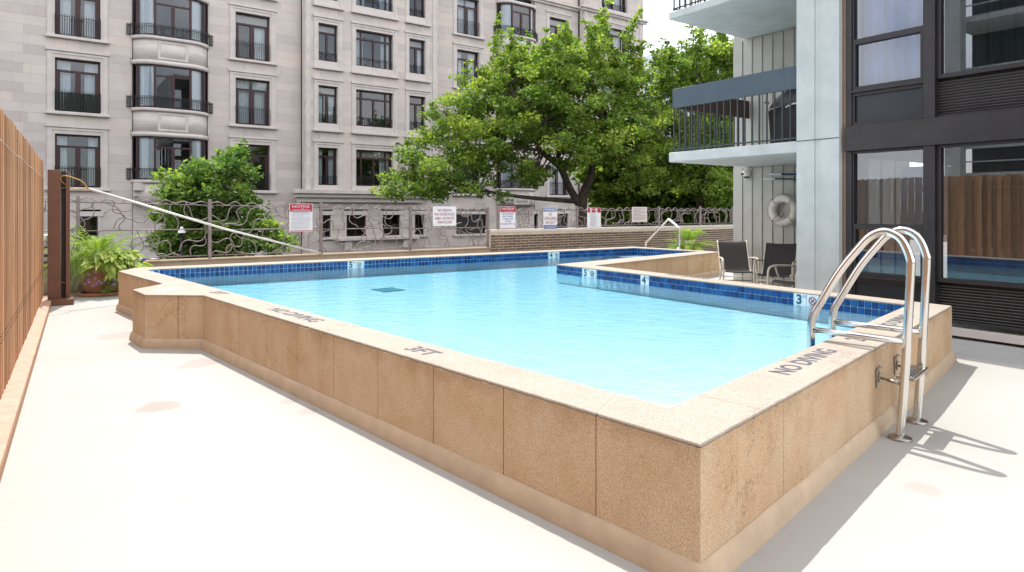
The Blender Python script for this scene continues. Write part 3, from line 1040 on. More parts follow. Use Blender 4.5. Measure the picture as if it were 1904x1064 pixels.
# metal fence of wandering bars
mf = empty('metal_fence', FP, FA, 'ornamental metal fence of wandering squiggle bars', 'fence')
def ztop(t):     # the run follows the slightly falling parapet
    a, b_ = ft(145), ft(1360)
    return 1.835 - 0.20 * min(1.15, max(-0.3, (t - a) / (ft(905) - a)) ** 1.0) if t < tB else 1.66
posts = [ft(145), ft(390), ft(597), ft(763), ft(907)]
posts2 = [ft(926), ft(1073), ft(1225), ft(1302), ft(1362), ft(1440)]
def post(t, z0, z1, w=0.032):
    q = MB(); q.box(t - w, t + w, -w, w, z0, z1)
    q.build('post', M['fence_metal'], mf, bevel=0.004, bseg=1)
for t in posts: post(t, 0.5565, ztop(t) + 0.02)
post(ft(390) - 3.4, 0.5565, 1.86)
for t in posts2: post(t, 1.0315, ztop(t) + 0.03, 0.028)
def bar(path, r=0.0115):
    q = MB(); q.tube(path, r, 6); q.build('squiggle_bar', M['fence_metal'], mf)
def railbar(p, q_, r=0.012):
    k = MB(); k.tube([p, q_], r, 6); k.build('rail', M['fence_metal'], mf)
def wand(x, z, up, t0, t1, a, b_, lean=1.25):
    """one bar drawn as a steadily turning line until it meets a rail, a post or its length"""
    base = random.uniform(0.25, lean) * random.choice((-1, 1))        # lean from upright
    A = random.uniform(0.75, 1.2); wl_ = random.uniform(0.48, 0.95); ph = random.uniform(0, 6.28)
    L = random.uniform(0.6, 1.6); pts = [(x, 0, z)]; st = 0.035; d = 0
    y = random.uniform(-0.012, 0.012)
    while d < L:
        th = base + A * math.sin(2 * math.pi * d / wl_ + ph)
        f = min(1.0, d / 0.12)
        th = th * (0.4 + 0.6 * f)
        x += st * math.sin(th); z += st * math.cos(th) * (1 if up else -1)
        d += st
        if x < t0 + 0.01 or x > t1 - 0.01 or z > b_ or z < a:
            pts.append((min(max(x, t0 + 0.01), t1 - 0.01), y, min(max(z, a), b_))); break
        pts.append((x, y * min(1, d * 5), z))
    if len(pts) > 3:
        bar(pts)
def panel(t0, t1, z0, mid, ncol, amp):
    zt0, zt1 = ztop(t0), ztop(t1)
    zt = lambda x: zt0 + (zt1 - zt0) * (x - t0) / (t1 - t0)
    railbar((t0, 0, zt0 - 0.10), (t1, 0, zt1 - 0.10))
    railbar((t0, 0, z0 + 0.06), (t1, 0, z0 + 0.06))
    # wavy crest
    nseg = max(4, int((t1 - t0) / 0.16))
    bar(catmull([(t0 + (t1 - t0) * i / nseg, 0.012, zt(t0 + (t1 - t0) * i / nseg) - 0.055 + 0.05 * (1 if i % 2 else -1) * random.uniform(0.3, 1)) for i in range(nseg + 1)], 5))
    tiers = [(z0 + 0.06, zt0 - 0.10)] if not mid else [(z0 + 0.06, mid), (mid, zt0 - 0.10)]
    if mid:
        railbar((t0, 0, mid), (t1, 0, mid))
    for (a, b_) in tiers:
        h = b_ - a
        W = (t1 - t0)
        if mid:
            for i in range(ncol):
                x = t0 + W * (i + random.uniform(0.1, 0.9)) / ncol
                up = random.random() < 0.5
                z = a if up else b_
                wand(x, z, up, t0, t1, a, b_)
        else:
            for i in range(ncol):
                x0 = t0 + W * (i + random.uniform(0.2, 0.8)) / ncol
                up = random.random() < 0.5
                wand(x0, a if up else b_, up, t0, t1, a, b_, 0.8)
allp = [ft(390) - 3.4] + posts
for a, b_ in zip(allp[:-1], allp[1:]):
    za = (ztop(a) - 0.10 + 0.62) / 2
    panel(a, b_, 0.555, za, int((b_ - a) / 0.20) + 1, 0.13)
for a, b_ in zip(posts2[:-1], posts2[1:]):
    panel(a, b_, 1.03, None, int((b_ - a) / 0.14) + 1, 0.085)

# ------------------------------------------------------------------ signs on the fence
def sign(px0, px1, py0, py1, label, base='sign_white', bend=0.0):
    off = 0.05
    t0, t1 = ft(px0, off), ft(px1, off)
    pm = (px0 + px1) / 2
    z1, z0 = fz(pm, py0, off), fz(pm, py1, off)
    w, h = t1 - t0, z1 - z0
    c = FP + FN * off + FD * ((t0 + t1) / 2)
    root = empty('pool_sign', (c.x, c.y, z0), FA, label, 'sign', 'signs fixed to the metal fence')
    q = MB()
    nseg = 8
    for i in range(nseg):
        x0 = -w / 2 + w * i / nseg; x1 = x0 + w / nseg
        y0 = bend * (x0 / w * 2) ** 2; y1 = bend * (x1 / w * 2) ** 2
        q.prism([(x0, y0), (x1, y1), (x1, y1 + 0.004), (x0, y0 + 0.004)], 0, h)
    q.build('plate', M[base], root)
    q = MB()
    for sx in (-1, 1):
        for zz_ in (0.03, h - 0.03):
            q.lathe([(0.0, 0.0), (0.008, 0.0), (0.008, 0.003)], 8, (0, 0, 0))
    return root, w, h
def band(root, name, mat, x0, x1, z0, z1, y=-0.0035):
    q = MB(); q.box(x0, x1, y, y + 0.0025, z0, z1); return q.build(name, M[mat], root)
def words(root, s, x, z, width, height, mat, bold=0.0):
    me = text_mesh(s, 1.0, M[mat], bold)
    co = np.empty(len(me.vertices) * 3); me.vertices.foreach_get('co', co); co = co.reshape(-1, 3)
    lo, hi = co.min(0), co.max(0)
    co[:, 0] = (co[:, 0] - (lo[0] + hi[0]) / 2) / (hi[0] - lo[0]) * width
    co[:, 1] = (co[:, 1] - (lo[1] + hi[1]) / 2) / (hi[1] - lo[1]) * height
    me.vertices.foreach_set('co', co.ravel()); me.update()
    link('lettering', me, root, (x, -0.0055, z), (R(90), 0, 0))
def fine_print(root, w, z0, z1, nl, mat='print_faint', y=-0.0035):
    q = MB()
    for i in range(nl):
        z = z1 - (z1 - z0) * (i + 0.5) / nl
        hh = (z1 - z0) / nl * 0.28
        q.box(-w * 0.42, w * (0.42 - random.choice((0, 0, 0.1, 0.3))), y, y + 0.002, z - hh / 2, z + hh / 2)
    q.build('fine_print', M[mat], root)
def wave_mark(root, w, z, s):
    q = MB()
    q.tube([(x, -0.006, z + 0.006 * math.sin(x * 60)) for x in np.linspace(-w * 0.36, w * 0.36, 24)], 0.0035, 4)
    q.tube([(-0.0, -0.006, z + 0.01), (0.03, -0.006, z + 0.03), (0.055, -0.006, z + 0.008)], 0.004, 4)
    q.build('swimmer_mark', M['sign_white'], root)
# 1
r1, w, h = sign(538, 581, 379, 431, 'white notice board with red header and fine print, largest sign on the fence')
band(r1, 'header_band', 'sign_red', -w / 2 + 0.01, w / 2 - 0.01, h * 0.71, h - 0.01)
words(r1, 'NOTICE', 0, h * 0.90, w * 0.74, h * 0.075, 'sign_white', 0.012)
wave_mark(r1, w, h * 0.79, 1)
band(r1, 'fine_line', 'sign_white', -w * 0.44, w * 0.44, h * 0.735, h * 0.75, -0.005)
band(r1, 'blue_line', 'sign_blue', -w * 0.4, w * 0.4, h * 0.665, h * 0.68)
fine_print(r1, w, h * 0.08, h * 0.64, 12)
band(r1, 'foot_band', 'sign_red', -w / 2 + 0.01, w / 2 - 0.01, 0.012, h * 0.045)
# 2
r2, w, h = sign(805, 848, 384, 420, 'white sign reading no person may enter pool area alone or swim alone')
for i, s in enumerate(('NO PERSON', 'MAY ENTER POOL', 'AREA  ALONE OR', 'SWIM ALONE')):
    words(r2, s, 0, h * (0.80 - 0.205 * i), w * (0.58, 0.86, 0.82, 0.62)[i], h * 0.135, 'print_red', 0.0)
# 3
r3, w, h = sign(930, 958.5, 384, 425.5, 'red headed notice about the maximum bather load of the facility')
band(r3, 'header_band', 'sign_red', -w / 2 + 0.008, w / 2 - 0.008, h * 0.74, h - 0.01)
words(r3, 'NOTICE', 0, h * 0.895, w * 0.76, h * 0.085, 'sign_white', 0.012)
wave_mark(r3, w, h * 0.785, 1)
for i, s in enumerate(('MAXIMUM', 'BATHER', 'LOAD OF', 'THIS', 'FACILITY IS')):
    words(r3, s, 0, h * (0.665 - 0.112 * i), w * (0.76, 0.66, 0.66, 0.4, 0.9)[i], h * 0.075, 'sign_blue', 0.0)
band(r3, 'foot_band', 'sign_red', -w / 2 + 0.01, w / 2 - 0.01, 0.006, h * 0.025)
# 4
r4, w, h = sign(1010.5, 1036, 385, 426, 'white and blue warning sign saying no lifeguard on duty')
band(r4, 'header_band', 'sign_blue', -w / 2 + 0.008, w / 2 - 0.008, h * 0.79, h * 0.975)
words(r4, 'WARNING', 0, h * 0.882, w * 0.92, h * 0.15, 'sign_white', 0.012)
for i, s in enumerate(('NO', 'LIFEGUARD', 'ON DUTY')):
    words(r4, s, 0, h * (0.67 - 0.185 * i), w * (0.24, 0.90, 0.74)[i], h * 0.135, 'print_red', 0.0)
band(r4, 'foot_band', 'sign_blue', -w / 2 + 0.008, w / 2 - 0.008, 0.01, h * 0.18)
q = MB()
for k in range(3):
    q.box(-w * 0.42, w * 0.42, -0.0055, -0.004, h * (0.05 + 0.04 * k), h * (0.063 + 0.04 * k))
q.build('fine_print', M['sign_white'], r4)
# 5
r5, w, h = sign(1091, 1116, 386.5, 424, 'curled red headed notice nearest the plain cream sheet', bend=-0.03)
band(r5, 'header_band', 'sign_red', -w / 2 * 0.5, w / 2 * 0.5, h * 0.76, h - 0.01)
for s_ in (-1, 1):
    q = MB()
    xs_ = np.linspace(w * 0.25, w * 0.48, 4) * s_
    for a, b_ in zip(xs_[:-1], xs_[1:]):
        ya = -0.03 * (a / w * 2) ** 2 - 0.004; yb = -0.03 * (b_ / w * 2) ** 2 - 0.004
        pts = [(a, ya, h * 0.76), (b_, yb, h * 0.76), (b_, yb, h - 0.01), (a, ya, h - 0.01)]
        q.face(pts if s_ > 0 else pts[::-1])
    q.build('header_band', M['sign_red'], r5)
words(r5, 'NOTICE', 0, h * 0.90, w * 0.60, h * 0.065, 'sign_white', 0.012)
fine_print(r5, w * 0.62, h * 0.1, h * 0.72, 11, 'print_faint', -0.012)
# 6
r6, w, h = sign(1175, 1203, 385, 413, 'faded cream notice sheet, plainest and farthest of the fence signs', 'sign_cream')
fine_print(r6, w * 0.95, h * 0.1, h * 0.92, 9, 'fence_metal')

# ================================================================== REACHING POLE
pa, pb = Vector((-7.22, 11.0, zat(351, 11.0))), at(597, 471, 0.575)
lp_root = empty('rescue_hook_pole', (pb.x, pb.y, 0.575), 0, 'long white rescue pole with yellow hook leaning across the fence', 'pole')
v = pa - Vector((pb.x, pb.y, 0.575))
q = MB(); q.tube([(0, 0, 0), v * 0.5 + Vector((0, 0, -0.05)), v], 0.022, 10); q.build('pole', M['pole_white'], lp_root)
q = MB()
e = v
hk = lambda px, py, Y: Vector(((px - CX) / F * Y, Y, zat(py, Y))) - Vector((pb.x, pb.y, 0.575))
q.tube(catmull([e, hk(163, 350, 10.98), hk(153, 338, 10.8), hk(140, 332, 10.7), hk(122, 327, 10.6), hk(112, 330, 10.75), hk(118, 341, 10.9), hk(140, 352, 11.0), hk(158, 351, 11.02), hk(168, 351.5, 11.03)], 4), 0.010, 6)
q.build('hook', M['hook_yellow'], lp_root)

# ================================================================== STONE BUILDING ACROSS THE STREET
BD = Vector((0.808, 0.589, 0)).normalized(); BP = Vector((-19.9, 28.0, 0)); BN = Vector((BD.y, -BD.x, 0))
BA = math.atan2(BD.y, BD.x)
def bt(px, off=0.0): return on_line(px, BP + BN * off, BD)
bld = empty('stone_apartment_building', (BP.x, BP.y, -2.2), BA, 'pale limestone apartment building with dark windows and curved bays across the street', 'building')
BZ = 2.2     # children are in local coordinates with z measured from the street
FLR = 3.32; CRS = FLR / 8
PJ = 0.55    # projection of the centre and end blocks
# courses: a surround (7 courses) ends at 8.63 for storey 2
def surround_top(r_): return 8.63 + (r_ - 2) * FLR
tC0, tC1 = bt(566, PJ), bt(815, PJ)
tE0, tE1 = bt(1085, PJ), bt(1196, PJ)
T_LEFT = -9.0
blocks_regions = [  # t0, t1, projection
    (T_LEFT, tC0, 0.0), (tC0, tC1, PJ), (tC1, tE0, 0.0), (tE0, tE1, PJ)]
wins = []     # dict per window
def addwin(kind, p0, p1, off, rows, side, topdz=0.0):
    t0, t1 = bt(p0, off), bt(p1, off)
    for r_ in rows:
        wins.append(dict(kind=kind, t0=t0, t1=t1, off=off, r=r_, side=side, topdz=topdz))
addwin('french', 102, 187, 0, (1, 2, 3), 0.30)
addwin('bay', 250, 382, 0, (1, 2, 3), 0.08)
addwin('french', 438, 502, 0, (1, 2, 3, 4), 0.30)
addwin('narrow', 592, 628, PJ, (1, 2, 3, 4), 0.26)
addwin('wide', 662, 731, PJ, (1, 2, 3, 4), 0.26)
addwin('narrow', 761, 791, PJ, (1, 2, 3, 4), 0.26)
addwin('french', 850, 891, 0, (1, 2, 3, 4), 0.30)
addwin('bay', 925, 992, 0, (1, 2, 3, 4), 0.08)
addwin('french', 1022, 1056, 0, (1, 2, 3, 4), 0.30)
addwin('wide', 1118, 1166, PJ, (1, 2, 3, 4, 5), 0.26)
for w_ in wins:
    st = surround_top(w_['r'])
    w_['s1'] = st; w_['s0'] = st - 7 * CRS
    w_['z1'] = st - 0.42
    w_['z0'] = w_['s0'] + 0.16 if w_['kind'] == 'french' else w_['s0'] + 0.48
    if w_['kind'] == 'bay':
        w_['z1'] = st - 0.36; w_['z0'] = w_['s0'] + 0.55
    w_['a'] = w_['t0'] - w_['side']; w_['b'] = w_['t1'] + w_['side']
# lower windows (half basement)
lows = []
for (p0, p1, off) in ((148, 182, 0), (277, 345, 0), (644, 681, PJ), (711, 744, PJ), (597, 615, PJ), (771, 789, PJ), (848, 905, 0), (940, 1000, 0), (1030, 1056, 0), (1118, 1166, PJ)):
    lows.append(dict(t0=bt(p0, off), t1=bt(p1, off), off=off, z0=0.10 if off else 0.05, z1=1.28))

def key(rect_list, t0, t1, z0, z1):
    for (a, b_, c, d) in rect_list:
        if t0 < b_ - 1e-4 and t1 > a + 1e-4 and z0 < d - 1e-4 and z1 > c + 1e-4:
            return True
    return False
stone_items = []
zlo = surround_top(0) - 14 * CRS
Z_TOP = 22.0
ncr = int((Z_TOP - (surround_top(2) - 40 * CRS)) / CRS)
zbase = surround_top(2) - 28 * CRS
for (t0, t1, off) in blocks_regions:
    wall_back = MB()
    rects = [(w_['a'], w_['b'], w_['s0'], w_['s1']) for w_ in wins if abs(w_['off'] - off) < 1e-6]
    bays = [(w_['a'] - 0.02, w_['b'] + 0.02, -5, 30) for w_ in wins if w_['kind'] == 'bay' and abs(w_['off'] - off) < 1e-6]
    rects += bays
    lrects = [(q_['t0'] - 0.12, q_['t1'] + 0.12, q_['z0'], q_['z1'] + 0.2) for q_ in lows if abs(q_['off'] - off) < 1e-6]
    for c in range(0, 60):
        z0 = zbase + c * CRS; z1 = z0 + CRS
        if z0 > Z_TOP: break
        if z1 < -2.2: continue
        # solid intervals of this course
        rr = [r_ for r_ in rects + lrects if z0 < r_[3] - 0.01 and z1 > r_[2] + 0.01]
        cuts = sorted([(max(t0, r_[0]), min(t1, r_[1])) for r_ in rr if r_[0] < t1 and r_[1] > t0])
        x = t0; ints = []
        for a, b_ in cuts:
            if a > x + 0.02: ints.append((x, a))
            x = max(x, b_)
        if x < t1 - 0.02: ints.append((x, t1))
        for a, b_ in ints:
            L = b_ - a
            nbk = max(1, round(L / 0.95))
            xs_ = [a]
            for k in range(1, nbk):
                xs_.append(a + L * k / nbk + (0.22 if c % 2 else -0.22) * min(1, L / nbk) * 0.8)
            xs_.append(b_)
            for p0, p1 in zip(xs_[:-1], xs_[1:]):
                if p1 - p0 > 0.03:
                    stone_items.append((p0, p1, z0, z1, off))
            wall_back.box(a, b_, -off + 0.007, 0.4 - off, z0 + BZ, z1 + BZ)
    wall_back.build('wall', M['stone_trim'], bld)
#
def add_tone(me, vals):
    a = me.attributes.new('tone', 'FLOAT', 'FACE')
    a.data.foreach_set('value', vals)
def px_of(t, z, off):
    p = BP + BN * off + BD * t
    return CX + F * p.x / p.y, HY - F * (z - HC) / p.y
vis = []
rest = []
for it in stone_items:
    x0, y0 = px_of(it[0], it[3], it[4]); x1, y1 = px_of(it[1], it[2], it[4])
    inframe = x1 > -5 and x0 < 1240 and y1 > -2 and y0 < 480
    hid = x0 < 80 and y1 > 200
    if inframe and not hid:
        vis.append((abs(x1 - x0) * abs(y1 - y0), it))
    elif y1 > -300 and y0 < 700:
        rest.append(it)
vis.sort(key=lambda q_: -q_[0])
G = 0.002
def stone_geo(q, it):
    a, b_, z0, z1, off = it
    e_ = 0.003
    y = -off - random.uniform(0, 0.003)
    a += G; b_ -= G; z0 += BZ + G; z1 += BZ - G
    F_ = [(a + e_, y, z0 + e_), (b_ - e_, y, z0 + e_), (b_ - e_, y, z1 - e_), (a + e_, y, z1 - e_)]
    B_ = [(a, y + 0.004, z0), (b_, y + 0.004, z0), (b_, y + 0.004, z1), (a, y + 0.004, z1)]
    D_ = [(a, y + 0.05, z0), (b_, y + 0.05, z0), (b_, y + 0.05, z1), (a, y + 0.05, z1)]
    q.face(F_)
    for i_ in range(4):
        j_ = (i_ + 1) % 4
        q.face([B_[i_], B_[j_], F_[j_], F_[i_]])
        q.face([D_[i_], D_[j_], B_[j_], B_[i_]])
    return 9
for _, it in vis[:300]:
    q = MB(); nf = stone_geo(q, it)
    me = q.mesh('stone_block', M['stone']); add_tone(me, [random.random()] * nf)
    link('stone_block', me, bld)
q = MB(); tones = []
for it in [v_[1] for v_ in vis[300:]] + rest:
    nf = stone_geo(q, it); tones += [random.random()] * nf
me = q.mesh('stone_block_field', M['stone']); add_tone(me, tones)
tag(link('stone_block_field', me, bld), kind='stuff')
# one near-black sheet behind the glass stands in for the unlit rooms
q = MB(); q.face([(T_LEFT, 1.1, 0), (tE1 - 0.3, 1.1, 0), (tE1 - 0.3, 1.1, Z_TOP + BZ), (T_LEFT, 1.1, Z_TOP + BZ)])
q.build('dark_backing', M['room_dark'], bld)
# return walls: side of the end block, roof, rear
q = MB(); q.box(tE1 - 0.3, tE1 - 0.001, -PJ + 0.4, 16, 0, Z_TOP + BZ); q.build('side_wall', M['stone_trim'], bld)
q = MB(); q.box(T_LEFT, tE1, 0.4, 16, Z_TOP + BZ, Z_TOP + BZ + 0.3); q.build('roof', M['stone_trim'], bld)
# string courses: thin shadow line at each storey, cornice above storey 4
for r_ in range(1, 6):
    z = surround_top(r_) - 7 * CRS - 0.02 + BZ
for (t0, t1, off) in blocks_regions:
    zc = surround_top(4) + 0.36 + BZ
    q = MB()
    q.box(t0 - (0.25 if off else 0), t1 + (0.25 if off else 0), -off - 0.14, -off, zc, zc + 0.16)
    q.box(t0 - (0.35 if off else 0), t1 + (0.35 if off else 0), -off - 0.26, -off, zc + 0.161, zc + 0.30)
    q.build('cornice', M['stone_trim'], bld)
# pilaster strips at the edges of the projecting blocks
for t in (tC0 + 0.0, tC1 - 0.45, tE0, tE1 - 0.45):
    q = MB(); q.box(t + 0.06, t + 0.32, -PJ - 0.045, -PJ, 2.0 + BZ, surround_top(4) + 0.3 + BZ)
    q.build('pilaster', M['stone_trim'], bld)
# canopy ledge and the lower ledge of the centre block
q = MB()
ta, tb = bt(545, PJ + 0.5), bt(800, PJ + 0.5)
za = 2.42 + BZ
q.box(ta, tb, -PJ - 0.55, -PJ, za, za + 0.22); q.box(ta + 0.15, tb - 0.15, -PJ - 0.4, -PJ, za - 0.2, za - 0.001); q.box(ta + 0.3, tb - 0.3, -PJ - 0.22, -PJ, za - 0.45, za - 0.201)
q.build('canopy_ledge', M['stone_trim'], bld, bevel=0.02)
q = MB(); q.box(bt(622, PJ), bt(775, PJ), -PJ - 0.3, -PJ, BZ - 0.12, BZ + 0.06); q.box(bt(640, PJ), bt(652, PJ), -PJ - 0.2, -PJ, BZ - 0.6, BZ - 0.121)
q.box(bt(748, PJ), bt(760, PJ), -PJ - 0.2, -PJ, BZ - 0.6, BZ - 0.121)
q.build('window_ledge', M['stone_trim'], bld, bevel=0.015)

# --- window building (local coordinates: x along, y inwards from the block face, z up)
cache = {}
def once(k, fn):
    if k not in cache: cache[k] = fn()
    return cache[k]
def iron_scroll(q, cx_, z, y, s):
    for sg in (-1, 1):
        q.tube([(cx_ + sg * (0.02 + s * 0.5 * (1 - math.cos(a)) * 0.9), y, z + s * 0.8 * math.sin(a)) for a in np.linspace(-math.pi / 2, math.pi / 2, 7)], 0.009, 4)
def curtain_mesh(w, h, x0=0.0, name='curtain', mat='sheer', folds=7, depth=0.035, y=0.0):
    q = MB(); nx_ = folds * 4
    pts = [(x0 + w * i / nx_, y + depth * math.sin(i * math.pi / 2) * random.uniform(0.5, 1)) for i in range(nx_ + 1)]
    for (a, b_) in zip(pts[:-1], pts[1:]):
        q.face([(a[0], a[1], 0), (b_[0], b_[1], 0), (b_[0], b_[1], h), (a[0], a[1], h)], True)
    return q.mesh(name, M[mat], weld=True)
def build_window(w_, i_):
    W = w_['t1'] - w_['t0']; H = w_['z1'] - w_['z0']
    x0 = w_['t0']
    kind = w_['kind']
    root = bpy.data.objects.new('window', None); COL.objects.link(root)
    root.parent = bld
    root.location = (x0, -w_['off'], w_['z0'] + BZ)
    kk = (kind, round(x0, 2))
    # surround
    def surround():
        s = w_['side']; q = MB()
        zb = w_['s0'] - w_['z0']; zt = w_['s1'] - w_['z0']
        q.box(-s, 0, -0.02, 0.32, zb + 0.12, H); q.box(W, W + s, -0.02, 0.32, zb + 0.12, H)
        q.box(-s, W + s, -0.02, 0.32, H + 0.001, zt - 0.13)
        q.box(-s - 0.04, W + s + 0.04, -0.09, 0.1, zt - 0.129, zt - 0.01)
        q.box(-s + 0.03, -0.09, -0.045, -0.0205, zb + 0.13, H + 0.16); q.box(W + 0.09, W + s - 0.03, -0.045, -0.0205, zb + 0.13, H + 0.16)
        q.box(-s + 0.031, W + s - 0.031, -0.05, -0.0205, H + 0.161, H + 0.25)
        if zb + 0.12 < -0.02:
            q.box(0.001, W - 0.001, -0.02, 0.32, zb + 0.12, -0.001)
        return q.mesh('surround', M['stone_trim'])
    link('surround', once(('sur',) + kk, surround), root)
    def sill():
        s = w_['side']; q = MB(); zb = w_['s0'] - w_['z0']
        q.box(-s - 0.05, W + s + 0.05, -0.17, 0.30, zb + 0.005, zb + 0.119)
        return q.mesh('sill', M['stone_trim'], bevel=0.012, bseg=1)
    link('sill', once(('sill',) + kk, sill), root)
    yf = 0.20
    def frame():
        q = MB(); t_ = 0.075
        q.box(0, W, yf, yf + 0.08, 0, t_); q.box(0, W, yf, yf + 0.08, H - t_, H)
        q.box(0, t_, yf, yf + 0.08, t_, H - t_); q.box(W - t_, W, yf, yf + 0.08, t_, H - t_)
        zt = H * 0.77
        q.box(t_, W - t_, yf - 0.01, yf + 0.08, zt - 0.045, zt + 0.045)
        if kind == 'french':
            q.box(W / 2 - 0.10, W / 2 + 0.10, yf - 0.006, yf + 0.08, t_, zt - 0.045)
            q.box(t_, t_ + 0.12, yf + 0.004, yf + 0.08, t_, zt - 0.045); q.box(W - t_ - 0.12, W - t_, yf + 0.004, yf + 0.08, t_, zt - 0.045)
        elif kind == 'narrow':
            q.box(W / 2 - 0.055, W / 2 + 0.055, yf - 0.006, yf + 0.08, t_, zt - 0.045)
        else:
            for f in (0.17, 0.5, 0.83):
                if f == 0.5:
                    q.box(W * f - 0.05, W * f + 0.05, yf - 0.006, yf + 0.08, t_, zt - 0.045)
                else:
                    q.box(W * f - 0.045, W * f + 0.045, yf - 0.008, yf + 0.08, t_, H - t_)
        return q.mesh('frame', M['mahogany'])
    link('frame', once(('fr',) + kk, frame), root)
    def pane():
        q = MB(); q.face([(0.03, yf + 0.05, 0.03), (W - 0.03, yf + 0.05, 0.03), (W - 0.03, yf + 0.05, H - 0.03), (0.03, yf + 0.05, H - 0.03)])
        return q.mesh('pane', M['clear'])
    link('pane', once(('pn',) + kk, pane), root)
    # railing
    def railing():
        q = MB(); y = -0.03 if kind == 'french' else 0.12
        hh = 0.36 * H if kind == 'french' else 0.25 * H
        q.box(0.0, W, y - 0.015, y + 0.015, hh - 0.02, hh); q.box(0.0, W, y - 0.015, y + 0.015, 0.05, 0.07)
        nbars = max(6, int(W / (0.085 if kind == 'french' else 0.11)))
        for i in range(nbars + 1):
            x = W * i / nbars
            if kind == 'french':
                bow = [(x, y, 0.06), (x, y - 0.06, hh * 0.35), (x, y - 0.01, hh * 0.75), (x, y, hh + 0.09)]
                q.tube(bow, 0.010, 4, False, False)
            else:
                q.box(x - 0.008, x + 0.008, y - 0.008, y + 0.008, 0.06, hh)
        if kind != 'french':
            for f in (0.25, 0.75) if kind == 'narrow' else (0.34, 0.66):
                iron_scroll(q, W * f, hh * 0.55, y, hh * 0.3)
            q.box(0, W, y - 0.01, y + 0.01, hh * 0.82, hh * 0.84)
        return q.mesh('railing', M['iron'])
    link('railing', once(('rl',) + kk, railing), root)
    if kind == 'french' and w_['r'] == 2 and abs(x0 - bt(102)) < 0.1:
        q = MB()
        for k in range(16):
            q.box(0.03 + (W - 0.06) * k / 16, 0.03 + (W - 0.06) * (k + 0.8) / 16, 0.02, 0.06, 0.02, 0.36 * H)
        q.build('railing_screen', M['green_screen'], root)
    rr = random.random()
    if kind == 'french':
        cw = W * random.choice((0.22, 0.3, 0.0, 0.4))
    else:
        cw = W * random.choice((0.22, 0.34, 0.26, 0.0))
    if cw > 0.05:
        if rr < 0.75: link('curtain', curtain_mesh(cw, H - 0.1, 0.08, folds=4), root, (0, yf + 0.25, 0.05))
        if rr > 0.25: link('curtain', curtain_mesh(cw, H - 0.1, W - cw - 0.08, folds=4), root, (0, yf + 0.25, 0.05))
    if rr > 0.6:
        bh = H * random.choice((0.22, 0.3, 0.24))
        q = MB(); q.box(0.05, W - 0.05, yf + 0.16, yf + 0.18, H - bh, H - 0.02); q.build('blind', M['stone_trim'], root)

